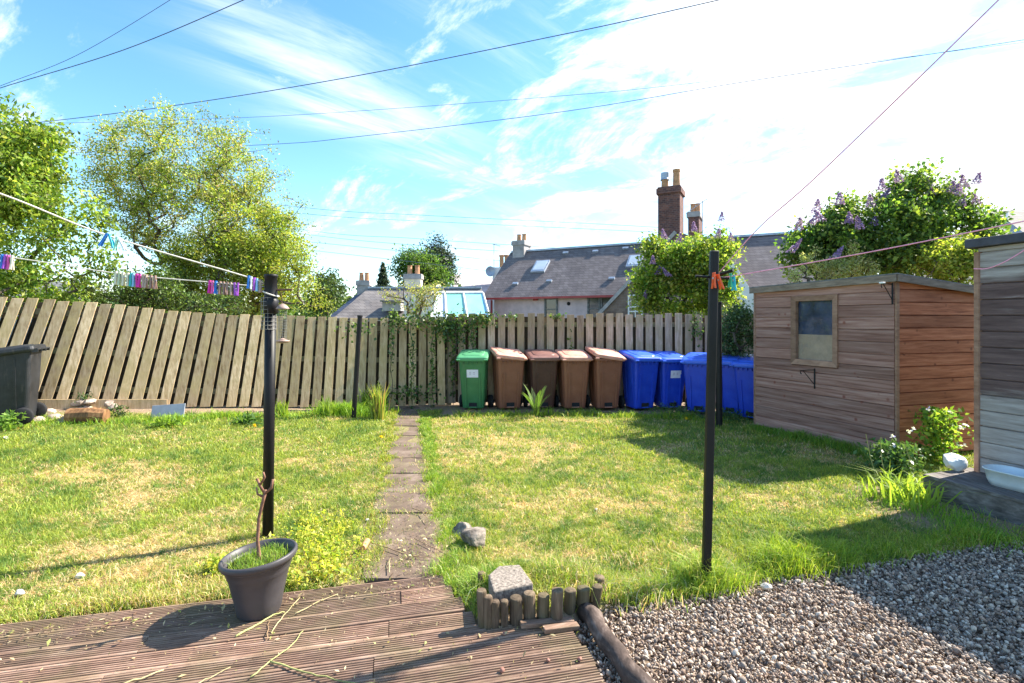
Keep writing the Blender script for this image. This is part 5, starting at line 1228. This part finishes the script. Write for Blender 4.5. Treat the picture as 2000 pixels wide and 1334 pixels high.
# ------------------------------------------------------------------ wheelie bins
def make_bin(kind, body, lid, label, x, y, rz, group='wheelie bins in a row along the fence', lid_roll=0, lid_pitch=0, sc=1.0, paper=False, z=0, warp=0, back=False):
    root = empty('wheelie_bin', (x, y, z), rz, label=label, cat='bin', group=group); root.scale = (sc*.96,)*3
    # body: sections (w, d, z, cy)
    secs = [(.40,.42,.045,.03),(.41,.43,.06,.03),(.43,.465,.20,.025),(.475,.54,.55,.012),(.515,.60,.90,0),(.52,.61,.955,0)]
    mb = MB(); loops = [rrect(w_, d_, z_, .045, 0, cy, 5) for w_, d_, z_, cy in secs]
    mb.loft(loops)
    mb.loft([rrect(.56,.65,.945,.05,0,0,5), rrect(.575,.665,.955,.05,0,0,5), rrect(.575,.665,.985,.05,0,0,5), rrect(.55,.64,.99,.05,0,0,5)])
    # moulded panels on the front, following its slope
    def fy(z_): return -(np.interp(z_, [.045,.2,.55,.9], [.44/2-.03,.48/2-.025,.545/2-.012,.60/2]))
    rb = mb
    for xx in (-.135, .135):
        for zz in ((.07,.20),(.20,.55),(.55,.72)):
            y0, y1 = fy(zz[0]), fy(zz[1]); w0 = .018
            rb.hexa([(xx-w0,y0-.013,zz[0]),(xx+w0,y0-.013,zz[0]),(xx+w0,y0+.01,zz[0]),(xx-w0,y0+.01,zz[0]),(xx-w0,y1-.013,zz[1]),(xx+w0,y1-.013,zz[1]),(xx+w0,y1+.01,zz[1]),(xx-w0,y1+.01,zz[1])])
    for xx in (-.17,-.085,0,.085,.17): rb.box((xx,-.318,.935), (.012,.04,.06))
    for sx in (-1, 1):
        for zz in ((.20,.55),(.55,.88)):
            for yy in (-.13,.12):
                x0 = np.interp(zz[0], [.2,.55,.9], [.215,.2375,.2575]); x1 = np.interp(zz[1], [.2,.55,.9], [.215,.2375,.2575])
                rb.hexa([(sx*(x0-.01),yy-.015,zz[0]),(sx*(x0+.006),yy-.015,zz[0]),(sx*(x0+.006),yy+.015,zz[0]),(sx*(x0-.01),yy+.015,zz[0]),(sx*(x1-.01),yy-.015,zz[1]),(sx*(x1+.006),yy-.015,zz[1]),(sx*(x1+.006),yy+.015,zz[1]),(sx*(x1-.01),yy+.015,zz[1])] if sx > 0 else
                        [(sx*(x0+.006),yy-.015,zz[0]),(sx*(x0-.01),yy-.015,zz[0]),(sx*(x0-.01),yy+.015,zz[0]),(sx*(x0+.006),yy+.015,zz[0]),(sx*(x1+.006),yy-.015,zz[1]),(sx*(x1-.01),yy-.015,zz[1]),(sx*(x1-.01),yy+.015,zz[1]),(sx*(x1+.006),yy+.015,zz[1])])
    mb.v = [(x_, y_, z_+(.11*min(1, max(0, (y_+.33)/.66)) if z_ > .86 else 0)) for x_, y_, z_ in mb.v]
    mb.build('body', body, root, bevel=.003)
    MB().box((0,fy(.12)-.001,.115), (.15,.012,.075)).build('notch_shade', M['rubber'], root)  # dark box standing proud; its colour paints the shade of the recess
    MB().box((0,fy(.075)-.006,.07), (.14,.014,.012)).build('notch_lip', lid, root)
    # lid, pivoted at the back
    lm = MB(); cyy = -.335
    ls = [(.60,.70,-.045,.055),(.61,.71,-.02,.06),(.60,.70,.018,.06),(.55,.64,.034,.07),(.42,.50,.042,.08),(.40,.48,.052,.08),(.30,.36,.058,.08),(.10,.12,.06,.05)]
    lm.loft([rrect(w_, d_, z_, r_, 0, cyy, 5) for w_, d_, z_, r_ in ls])
    lm.v = [(x_, y_, z_+warp*(x_/.3)*(-x_/.3 if False else -1)*(.6+.4*math.sin(y_*9))*.5+warp*.25*(x_/.3)**2) for x_, y_, z_ in lm.v]
    for xx in (-.26,.26): lm.box((xx,-.70,-.012), (.07,.05,.022))
    lo = lm.build('lid', lid, root, smooth=False, bevel=.004); lo.location = (0,.325,1.115); lo.rotation_euler = (R(9.3+lid_pitch), R(lid_roll), 0)
    mb = MB(); mb.tube([(-.27,.37,1.085),(.27,.37,1.085)], .014, 10)
    for xx in (-.26,-.09,.09,.26): mb.box((xx,.345,1.07), (.025,.08,.05))
    mb.build('handle', body, root)
    for sx in (-1, 1):
        w_ = MB(); X = sx*.285
        ring = [(.02,-.033),(.105,-.033),(.121,-.022),(.124,0),(.121,.022),(.105,.033),(.02,.033)]
        vs = []; n = 20
        for r_, xo in ring:
            for k in range(n): q = 6.283*k/n; vs.append((X+xo, .225+r_*math.cos(q), .124+r_*math.sin(q)))
        w_.add(vs, [(i*n+k, i*n+(k+1) % n, (i+1)*n+(k+1) % n, (i+1)*n+k) for i in range(len(ring)-1) for k in range(n)]+[tuple(range(n)), tuple((len(ring)-1)*n+k for k in range(n-1,-1,-1))])
        wo_ = w_.build('wheel', M['rubber'], root, smooth=True)
        MB().tube([(X-sx*.0,.225,.124),(X+sx*.037,.225,.124)], .055, 14).build('hub', M['bin_black'], wo_)
    MB().tube([(-.25,.225,.124),(.25,.225,.124)], .012, 8).build('axle', M['rubber'], root)
    if paper:
        px_, pz = paper; pp = MB(); y0, y1 = fy(pz-.075), fy(pz+.075)
        pp.hexa([(px_-.11,y0-.0035,pz-.075),(px_+.11,y0-.0035,pz-.075),(px_+.11,y0-.002,pz-.075),(px_-.11,y0-.002,pz-.075),(px_-.11,y1-.0035,pz+.075),(px_+.11,y1-.0035,pz+.075),(px_+.11,y1-.002,pz+.075),(px_-.11,y1-.002,pz+.075)])
        po = pp.build('paper_label', M['paper'], root); mk = MB()
        for xx, ww in ((-.045,.03),(.03,.035)):
            for zz in (-.008,.022): mk.box((px_+xx, fy(pz+zz)-.0045, pz+zz), (ww,.0015,.012))
        mk.build('faded_mark', M['ink'], po)
    return root
def bx(px, D_): return (px-1000)/1000*D_
B = M
make_bin('g', B['bin_green'], B['lid_green'], 'green wheelie bin with a white paper label, first of the row', bx(926,9.58), 9.62, R(-3), paper=(.0,.72))
make_bin('b', B['bin_brown'], B['lid_brown'], 'brown bin with a warped faded lid next to the green bin', bx(992,9.58), 9.62, R(14), warp=.07, lid_roll=3, sc=1.02)
make_bin('b', B['bin_brown_dark'], B['lid_brown_dark'], 'dark brown bin with a maroon lid behind the fern', bx(1058,9.7), 9.66, R(9))
make_bin('b', B['bin_brown'], B['lid_brown'], 'brown bin with a flat faded lid between the dark brown bin and another brown bin', bx(1119,9.62), 9.62, R(8), warp=.02)
make_bin('b', B['bin_brown'], B['lid_brown'], 'brown bin with a lid raised on its left corner, next to the first blue bin', bx(1182,9.58), 9.62, R(9), warp=.09, lid_roll=3, sc=1.02)
make_bin('u', B['bin_blue'], B['lid_blue'], 'blue bin without a label standing next to the brown bins', bx(1250,9.58), 9.6, R(16), warp=.03, sc=.99)
make_bin('u', B['bin_blue'], B['lid_blue'], 'blue bin with a white paper label on its front', bx(1303,9.75), 9.68, R(10), sc=.97, paper=(.02,.72))
make_bin('u', B['bin_blue'], B['lid_blue'], 'blue bin half hidden by the slim clothes pole, right of the labelled one', bx(1366,9.3), 9.25, R(-32), sc=.97)
make_bin('u', B['bin_blue'], B['lid_blue'], 'blue bin just right of the black post, turned towards the shed', bx(1430,9.1), 9.05, R(-40), sc=.97)
make_bin('u', B['bin_blue'], B['lid_blue'], 'nearest blue bin squeezed against the small shed wall', bx(1468,8.75), 8.62, R(-50), sc=.96)
zb = lit(-6.8, 7.0)
make_bin('k', B['bin_black'], B['bin_black'], 'black wheelie bin at the left edge in front of the leaning fence', bx(12,6.9), 6.95, R(-62), group=None, z=zb, sc=.96)

# ------------------------------------------------------------------ houses behind
def house_frame(name, label, origin, a, cat='house', group=None):
    return empty(name, (origin[0], origin[1], 0), math.atan2(a.y, a.x), label=label, cat=cat, group=group)
def slab(mb, P, t=.08):
    """roof slab from four points (eave l, eave r, ridge r, ridge l)"""
    P = [Vector(p) for p in P]; n = (P[1]-P[0]).cross(P[3]-P[0]).normalized(); 
    if n.z < 0: n = -n
    mb.hexa([p-n*t for p in P]+[p for p in P]); return mb
def pots(mb, xs, z, r, h, y=0):
    for x in xs: mb.lathe([(r*1.1,0),(r,.04*h/.4),(r*.82,h*.9),(r*.95,h*.92),(r*.95,h),(r*.7,h)], 12, (x, y, z))
def chimney(parent, x, y, z0, z1, w_, d_, mat, potm, npots=2, ph=.5, pr=.12, cap=.08, label=None, skew=.0):
    c = MB().box((x, y, (z0+z1)/2), (w_, d_, z1-z0)).build('chimney', mat, parent)
    MB().box((x, y, z1-.11), (w_+cap*1.6, d_+cap*1.6, .20)).box((x, y, z1+.02), (w_+cap, d_+cap, .06)).build('chimney_cap', M['render_grey'], c)
    for i in range(npots):
        mb = MB(); xx = x+(i-(npots-1)/2)*w_*.46; mb.lathe([(pr*1.12,0),(pr,.05),(pr*.84,ph*.9),(pr*.98,ph*.92),(pr*.98,ph),(pr*.7,ph)], 14, (xx, y, z1+.05)); mb.build('chimney_pot', potm, c, smooth=False)
    return c
def main_house():
    a = Vector((.89,-.457)).normalized(); root = house_frame('stone_house', 'slate roofed house with stone gable, pink wall and tall brick chimney', (0,30), a)
    # local: x along the ridge, -y towards the camera side
    L_ = 16.5; ze, zr, hw = 2.92, 5.63, 3.2
    W_ = MB(); W_.box((L_/2+.2, 0, .9), (L_-.5, hw*2-.5, 4.2)); W_.add([(.05,-hw+.25,2.9),(.05,hw-.25,2.9),(.05,0,zr-.2),(L_-.05,-hw+.25,2.9),(L_-.05,hw-.25,2.9),(L_-.05,0,zr-.2)], [(0,2,1),(3,4,5)])
    W_.build('wall', M['render_pink'], root)
    mb = MB(); slab(mb, [(-.1,-hw-.1,ze-.08),(L_,-hw-.1,ze-.08),(L_,0,zr),(-.1,0,zr)], .1); slab(mb, [(-.1,hw+.1,ze-.08),(L_,hw+.1,ze-.08),(L_,.02,zr),(-.1,.02,zr)], .1)
    r = mb.build('roof', M['slate'], root)
    MB().box((L_/2, 0, zr+.03), (L_, .22, .10)).build('ridge_cap', M['lead'], root)
    MB().box((3.7, -hw-.14, ze-.14), (7.6, .10, .10)).build('gutter', M['red_trim'], root)
    MB().tube([(.35,-hw+.15,ze-.2),(.35,-hw+.15,-.5)], .06, 8).build('downpipe', M['red_trim'], root)
    def P2(px, py, off):   # point on the plane y = -off in local space
        best = None
        u = (px-1000)/1000; n_ = Vector((-.457,-.89)); 
        # world = O + a*s + n*off
        O = Vector((0,30)); s = (u*(O.y+n_.y*off)-(O.x+n_.x*off))/(a.x-u*a.y); Y = O.y+a.y*s+n_.y*off
        return s, EYE-(py-625)/1000*Y
    for px0, px1, py in ((1063,1089,582),(1147,1172,580),(1173,1196,580)):
        s0, zt = P2(px0, py, hw-.2); s1, _ = P2(px1, py, hw-.2); yy = -hw+.24
        f = MB(); z0 = zt-1.15; w_ = s1-s0; cx = (s0+s1)/2
        for bx_ in ((cx-w_/2+.04,(zt+z0)/2,.08,zt-z0),(cx+w_/2-.04,(zt+z0)/2,.08,zt-z0),(cx,zt-.04,w_-.164,.08),(cx,z0+.04,w_-.164,.08),(cx,(zt+z0)/2,w_-.164,.05)): f.box((bx_[0], yy, bx_[1]), (bx_[2], .1, bx_[3]))
        fo = f.build('window', M['felt'], root); MB().box((cx, yy+.02, (zt+z0)/2), (w_-.1, .03, zt-z0-.1)).build('pane', M['glass_dark'], fo)
    s, z = P2(1110,593,hw-.2); MB().tube([(s,-hw+.28,z),(s,-hw+.22,z)], .09, 12).build('vent', M['rubber'], root)
    s, z = P2(1046,584,hw-.2); MB().box((s,-hw+.2,z), (.26,.08,.16)).build('alarm_box', M['red_trim'], root)
    # skylights and roof vents lie on the slope
    def roofpt(s, v): return Vector((s, -(hw+.1)*(1-v), ze-.08+(zr-ze+.08)*v))
    sl = math.atan2(zr-ze+.08, hw+.1); rm = Matrix.Rotation(sl, 3, 'X')
    def on_roof(px, py):
        # find s,v so the roof point is seen there
        bs = None
        for i in range(330):
            for j in range(20):
                pass
        return None
    def solve(px, py):
        s, v = 5.0, .5
        for _ in range(60):
            O = Vector((0,30)); n_ = Vector((-.457,-.89)); off = (hw+.1)*(1-v); u = (px-1000)/1000
            s = (u*(O.y+n_.y*off)-(O.x+n_.x*off))/(a.x-u*a.y); Y = O.y+a.y*s+n_.y*off; z = EYE-(py-625)/1000*Y
            v = v*.5+.5*(z-(ze-.08))/(zr-ze+.08)
        return s, v
    for px, py, w_, h_ in ((1056,522,.8,1.05),(1240,512,.7,1.0)):
        s, v = solve(px, py); c = roofpt(s, v)+rm@Vector((0,0,.05)); f = MB().box(c, (w_, h_, .12), rm).build('skylight', M['lead'], root)
        MB().box(c+rm@Vector((0,.03,.05)), (w_-.16, h_-.22, .04), rm).build('pane', M['glass_pale'], f)
    for px, py in ((1018,497),(1105,495),(1163,492),(1222,486),(1007,555),(1073,550),(1195,545)):
        s, v = solve(px, py); c = roofpt(s, v)+rm@Vector((0,0,.04)); MB().box(c, (.30,.14,.10), rm).build('roof_vent', M['lead'], root)
    # left chimney
    s, _ = P2(1019,480,0); chimney(root, s, 0, 4.9, EYE+(625-473)/1000*29.6, .72, .9, M['render_grey'], M['buff'], 2, .42, .14)
    # gable wing
    sc_, _ = P2(1322,438,5.5); hwg = 3.15; zg = 5.15; z0 = 1.9; y0 = -5.5
    sa, za = P2(1402,478,5.5); sb, zb2 = P2(1484,606,5.5)
    g = MB(); g.add([(sc_-hwg,y0,-1),(sb,y0,-1),(sb,y0,zb2),(sa,y0,za),(sc_,y0,zg),(sc_-hwg,y0,z0), (sc_-hwg,-.5,-1),(sb,-.5,-1),(sb,-.5,zb2),(sa,-.5,za),(sc_,-.5,zg),(sc_-hwg,-.5,z0)], [(0,1,2,3,4,5),(0,5,11,6),(1,7,8,2),(6,11,10,9,8,7)])
    g.build('gable_wall', M['rubble_wall'], root)
    mb = MB(); slab(mb, [(sc_-hwg-.05,y0+.15,z0),(sc_-hwg-.05,-.3,z0),(sc_,-.3,zg+.06),(sc_,y0+.15,zg+.06)], .09); slab(mb, [(sb+.05,-.3,zb2),(sb+.05,y0+.15,zb2),(sa,y0+.15,za+.06),(sa,-.3,za+.06)], .09); slab(mb, [(sa,-.3,za+.05),(sa,y0+.15,za+.05),(sc_,y0+.15,zg+.06),(sc_,-.3,zg+.06)], .09)
    mb.build('wing_roof', M['slate'], root)
    def skew(A_, B_, th, mat):
        m_ = MB(); dd = (B_-A_).normalized(); nn = Vector((-dd.z, 0, dd.x)); nn = nn if nn.z > 0 else -nn
        p = [A_-nn*(th-.12), B_-nn*(th-.12), B_+nn*.12, A_+nn*.12]
        m_.add([(q.x, y0-.10, q.z) for q in p]+[(q.x, y0+.16, q.z) for q in p], [(0,1,2,3),(7,6,5,4),(0,4,5,1),(1,5,6,2),(2,6,7,3),(3,7,4,0)]); return m_.build('gable_coping', mat, root)
    skew(Vector((sc_-hwg-.1,0,z0-.1)), Vector((sc_,0,zg)), .14, M['render_grey'])
    o = skew(Vector((sb,0,zb2)), Vector((sa,0,za)), .56, M['white_paint']); o['label'] = 'white painted gable coping'
    s0, zt = P2(1227,577,5.5); s1, _ = P2(1256,577,5.5); zb_ = zt-1.0; cx = (s0+s1)/2; w_ = s1-s0; f = MB(); yy = y0-.03
    for k in (-1,1): f.box((cx+k*(w_/2-.03), yy, (zt+zb_)/2), (.06,.08,zt-zb_))
    for k in (0,.33,.52,.75,1): f.box((cx, yy, zb_+(zt-zb_)*k), (w_-.124,.07,.05))
    f.box((cx, yy-.001, (zt+zb_)/2), (.035,.06,zt-zb_-.06)); fo = f.build('window', M['white_paint'], root); MB().box((cx, yy+.02, (zt+zb_)/2), (w_-.06,.02,zt-zb_)).build('pane', M['glass_dark'], fo)
    s, _ = P2(1310,400,5.0); Yc = 30-.457*s-.89*5.0; ct = EYE+(625-372)/1000*Yc
    c = MB().box((s, -4.95, (ct+3.4)/2), (.86, .95, ct-3.4)).build('chimney', M['brick'], root)
    MB().box((s, -4.95, ct-.10), (.98,1.07,.22)).box((s, -4.95, ct+.045), (.90,.99,.07)).build('chimney_cap', M['brick'], c)
    for k, (dxp, mat, hh) in enumerate(((-.24, M['buff'], .62),(.22, M['buff'], .76))):
        mb = MB(); mb.lathe([(.17,0),(.15,.05),(.135,hh*.85),(.155,hh*.88),(.155,hh),(.12,hh)], 14, (s+dxp, -4.95, ct+.08)); po = mb.build('chimney_pot', mat, c)
        if k == 0: MB().lathe([(.19,hh*.62),(.165,hh*.75),(.165,hh*1.1),(.12,hh*1.12),(.0,hh*1.12)], 14, (s+dxp,-4.95,ct+.08)).build('cowl', M['lead'], po)
    # chimney behind, on the main ridge
    s2, _ = P2(1358,430,0); Y2 = 30-.457*s2; ct2 = EYE+(625-420)/1000*Y2
    chimney(root, s2, 0, 4.9, ct2, .5, 1.3, M['brick'], M['terracotta'], 2, .5, .13)
    s3, _ = P2(1372,430,.5); Y3 = 30-.457*s3-.4; z3 = EYE+(625-392)/1000*Y3
    an = MB(); an.tube([(s3,-.5,5.0),(s3,-.5,z3)], .02, 5); an.tube([(s3-.75,-.5,z3-.55),(s3+.2,-.5,z3+.05)], .015, 5)
    for k in range(6): t = k/5; an.tube([(s3-.75+.95*t,-.62,z3-.55+.6*t),(s3-.75+.95*t,-.38,z3-.55+.6*t)], .01, 4)
    an.build('aerial', M['lead'], root)
main_house()
def low_house():
    D_ = 24; root = empty('cottage', (W(800,600,D_).x, D_, 0), label='low slate roofed cottage with two chimneys left of the pink house', cat='house')
    ox = W(800,600,D_).x
    def X(px): return W(px,600,D_).x-ox
    zr = EYE+.062*(D_+2.2); ze = 1.75
    xl, xr = X(650), X(935)
    MB().box(((xl+xr)/2, 2.2, .3), (xr-xl-.3, 4.2, 2.9)).build('wall', M['render_grey'], root)
    mb = MB(); slab(mb, [(xl,0,ze),(xr,0,ze),(xr,2.2,zr),(X(694),2.2,zr)], .08); slab(mb, [(xl,4.4,ze),(xr,4.4,ze),(xr,2.22,zr),(X(694),2.22,zr)], .08)
    mb.add([(xl,0,ze-.001),(X(694),2.21,zr-.001),(xl,4.4,ze-.001)], [(0,1,2)]); mb.build('roof', M['slate_brown'], root)
    MB().box(((X(694)+xr)/2, 2.2, zr+.03), (xr-X(694),.2,.09)).build('ridge_cap', M['lead'], root)
    chimney(root, X(676)+.1, 2.6, 1.8, EYE+.075*26.5, .62, .5, M['render_grey'], M['terracotta'], 2, .42, .12, .06)
    mb = MB(); slab(mb, [(X(628),1.2,1.9),(X(650),.2,1.4),(X(690),2.0,EYE+.05*26),(X(672),2.8,EYE+.06*26)], .08); mb.build('side_roof', M['slate_blue'], root)
    chimney(root, X(797)-.3, 2.9, 1.9, EYE+.087*27, .86, .6, M['render_cream'], M['terracotta'], 2, .46, .13, .06)
    dm = MB(); dm.box((X(767), .35, EYE+.026*24.4), (.85,1.2,.42)); d = dm.build('dormer', M['render_grey'], root); MB().box((X(767), .2, EYE+.026*24.4+.24), (.98,1.3,.06)).build('dormer_roof', M['felt'], d)
low_house()
def conservatory():
    D_ = 17; root = empty('conservatory', (W(870,600,D_).x, D_, 0), label='white framed lean to with tinted glass roof panes painted with sky reflection behind the fence', cat='conservatory'); ox = W(870,600,D_).x
    def X(px, d=0): return (px-1000)/1000*(D_+d)-ox
    zt = EYE+.052*(D_+1.6); zb = 1.70
    # wall at the back and white side panel
    MB().box(((X(787)+X(945,1.7))/2, 1.75, .6), (X(945,1.7)-X(787), .12, zt*2-1.4)).build('wall', M['white_paint'], root)
    MB().box(((X(787)+X(842))/2, .45, 1.0), (X(842)-X(787)+.1, .1, 3.1)).build('panel', M['white_paint'], root)
    pan = [(842,872,'glass_pale'),(872,912,'glass_green'),(914,956,'glass_cyan')]; f = MB()  # pane colours hold the glass tint and a painted sky reflection
    for p0, p1, m_ in pan:
        a0, a1 = X(p0+2), X(p1-2); b0, b1 = X(842+(p0-842)*.88, 1.6), X(842+(p1-842)*.88, 1.6)
        mb = MB(); slab(mb, [(a0,0,zb),(a1,0,zb),(b1,1.6,zt),(b0,1.6,zt)], .03); mb.build('pane', M[m_], root)
    for p in (842,872,913,957):
        f.tube([(X(p),-.02,zb+.02),(X(842+(p-842)*.88,1.6),1.62,zt+.02)], .04, 4)
    f.tube([(X(842),-.02,zb),(X(957),-.02,zb)], .05, 4); f.tube([(X(842,1.6),1.62,zt+.03),(X(943,1.6),1.62,zt+.03)], .06, 4)
    for p in (842,872,913,957): f.box((X(p),0,.6), (.08,.08,2.2))
    f.build('frame', M['white_paint'], root)
    for p0, p1, m_ in pan: MB().box(((X(p0+2)+X(p1-2))/2, .01, .65), (X(p1-4)-X(p0+4), .02, 2.0)).build('front_pane', M['glass_pale'], root)
conservatory()
def blue_house():
    D_ = 34; a = Vector((.97,-.2)).normalized(); root = empty('white_gabled_house', (W(860,600,D_).x, D_, 0), label='dark blue slate roofed house with a white chimney stack and dish', cat='house'); ox = W(860,600,D_).x
    def X(px, d=0): return (px-1000)/1000*(D_+d)-ox
    zr = EYE+.068*(D_+3); ze = 2.2
    mb = MB(); slab(mb, [(X(840),0,ze),(X(985),-1,ze),(X(985),2,zr+.1),(X(850,3),3,zr-.25)], .1); mb.build('roof', M['slate_blue'], root)
    MB().box((X(915), 2.2, .3), (5, 3.6, 3.8)).build('wall', M['render_grey'], root)
    x = X(976,-1.5); ch = MB().box((x, -1.5, (EYE+.102*32.5)/2+.3), (.88,.7,EYE+.102*32.5-.6)).build('chimney', M['white_paint'], root)
    for k in (-.16,.16): MB().lathe([(.17,0),(.14,.06),(.13,.7),(.16,.72),(.16,.82)], 12, (x+.28+k,-1.5,EYE+.102*32.5-.01)).build('chimney_pot', M['buff'], ch)
    an = MB(); xa = X(965,-1.5); zt = EYE+.148*32.5; an.tube([(xa,-1.7,4.2),(xa,-1.7,zt)], .022, 5); an.tube([(xa-.1,-1.7,zt-.02),(xa+.4,-1.7,zt-.14)], .02, 5)
    for k in range(5): an.tube([(xa+.1*k-.05,-1.9,zt-.02-.028*k),(xa+.1*k-.05,-1.5,zt-.02-.028*k)], .012, 4)
    an.build('aerial', M['lead'], root)
    d = MB(); n = 16; vs = [(0,0,0)]; cx, cz = X(958,-1.6), EYE+.094*32.4
    vs = [(cx+.30*math.cos(6.283*k/n), -1.95, cz+.33*math.sin(6.283*k/n)) for k in range(n)]+[(cx, -1.85, cz)]+[(cx+.30*math.cos(6.283*k/n), -1.93, cz+.33*math.sin(6.283*k/n)) for k in range(n)]+[(cx, -1.82, cz)]
    d.add(vs, [(k, (k+1) % n, n) for k in range(n)]+[((k+1) % n+n+1, k+n+1, 2*n+1) for k in range(n)]); d.tube([(cx,-1.84,cz),(cx+.3,-1.6,cz-.1)], .03, 5); d.build('satellite_dish', M['lead'], root)
blue_house()
def far_house():
    D_ = 58; root = empty('distant_house', (W(920,560,D_).x, D_, 0), label='distant house with a pale pinkish roof behind the dark blue roof', cat='house'); ox = W(920,560,D_).x
    def X(px, d=0): return (px-1000)/1000*(D_+d)-ox
    zr = EYE+.092*D_; ze = EYE+.05*D_
    mb = MB(); slab(mb, [(X(890),0,ze),(X(1000),0,ze),(X(990,4),4,zr-.3),(X(879,4),4,zr+.25)], .2); mb.build('roof', M['roof_pink'], root)
    g = MB(); g.add([(X(892),.1,0),(X(892),8,0),(X(892),8,ze),(X(882),4,zr-.1),(X(892),.1,ze),(X(1000),.1,0),(X(1000),.1,ze),(X(1000),8,0),(X(1000),8,ze)], [(0,4,3,2,1),(0,5,6,4),(5,7,8,6)]); g.build('wall', M['render_grey'], root)
far_house()
def right_house():
    D_ = 15; root = empty('neighbour_house', (W(1960,480,D_).x, D_, 0), label='slate roof with blue grey metal roof rails at the right edge', cat='house'); ox = W(1960,480,D_).x
    def X(px, d=0): return (px-1000)/1000*(D_+d)-ox
    def Z(py, d=0): return EYE+(625-py)/1000*(D_+d)
    mb = MB(); slab(mb, [(X(1700),0,Z(560)),(X(2300),0,Z(560)),(X(2300,2.5),2.5,Z(395,2.5)),(X(1935,2.5),2.5,Z(412,2.5))], .1); mb.build('roof', M['slate_brown'], root)
    MB().box((X(2000)+.6, 1.8, 1.2), (7.5, 3.2, 3.0)).build('wall', M['render_grey'], root)
    for (p0, q0, p1, q1) in ((1918,420,1960,440),(1905,432,2010,478)):
        A_ = Vector((X(p0,1.8), 1.8-.8, Z(q0,1.0))); B_ = Vector((X(p1,-.1), -.1, Z(q1,-.1))); d_ = (B_-A_).normalized(); u = Vector((0,0,.09)); w_ = Vector((0,-.1,.05))
        MB().hexa([A_-u, B_-u, B_-u+w_, A_-u+w_, A_+u, B_+u, B_+u+w_, A_+u+w_]).build('roof_rail', M['lead'], root)
right_house()
def left_house():
    D_ = 20; root = empty('grey_outbuilding', (W(90,580,D_).x, D_, 0), label='grey roof glimpsed under the large leafed tree beyond the fence', cat='outbuilding'); ox = W(90,580,D_).x
    def X(px, d=0): return (px-1000)/1000*(D_+d)-ox
    mb = MB(); slab(mb, [(X(-200),0,2.2),(X(170),0,2.2),(X(130,2),2,EYE+.075*22),(X(-200,2),2,EYE+.075*22)], .1); mb.build('roof', M['felt'], root)
    MB().box((X(-20), 1.6, .8), (6.5, 2.8, 2.4)).build('wall', M['render_grey'], root)
left_house()
mb = MB(); mb.box(W(1490,552,9.4)+Vector((.1,.4,0)), (1.1,.8,.05)); 

# ------------------------------------------------------------------ overhead cables
g = 'overhead cables crossing the sky'
line('overhead_cable', 'thick dark cable crossing the top left corner of the sky', [W(-60,198,16), W(0,172,16), W(240,98,15), W(480,-2,14), W(640,-75,13)], .0115, M['cable'], cat='cable', group=g)
line('overhead_cable', 'thin dark cable above the thick one in the top left corner', [W(-60,192,17), W(0,168,17), W(150,108,17), W(332,0,16), W(450,-80,16)], .008, M['cable'], cat='cable', group=g)
line('overhead_cable', 'long cable rising from above the airy tree to the top centre of the sky', [W(-120,255,26), W(84,238,26), W(362,203,24), W(697,148,22), W(1100,67,20), W(1280,28,19), W(1600,-45,18)], .017, M['cable'], cat='cable', group=g)
line('overhead_cable', 'thin cable just under the long rising cable', [W(-120,248,30), W(100,241,30), W(441,231,29), W(697,217,28), W(1100,187,27), W(1330,165,26), W(1700,120,26), W(2100,70,25)], .010, M['cable'], cat='cable', group=g)
line('overhead_cable', 'lowest of the three long cables, ending at the right above the lilac', [W(-120,302,30), W(100,300,30), W(527,282,28), W(697,267,27), W(1100,218,25), W(1440,162,24), W(1835,103,22), W(2100,62,21)], .014, M['cable'], cat='cable', group=g)
thin = [((120,345),(590,405),(820,420),(1160,437),(1300,445)),((120,362),(590,417),(850,433),(1250,452),(1400,460)),((120,375),(600,450),(800,465),(975,477),(1300,498)),((120,392),(600,458),(800,478),(1000,492)),((600,472),(760,488),(985,510)),((600,488),(760,506),(960,530))]
nm = ['uppermost of the faint far wires above the low roofs','second faint far wire above the low roofs','third faint far wire above the low roofs','fourth faint far wire above the low roofs','fifth faint far wire above the low roofs','lowest of the faint far wires above the low roofs']
for t_, l_ in zip(thin, nm): line('overhead_wire', l_, [W(a, b, 45) for a, b in t_], .018, M['cable'], cat='wire', group='faint far wires above the low roofs')
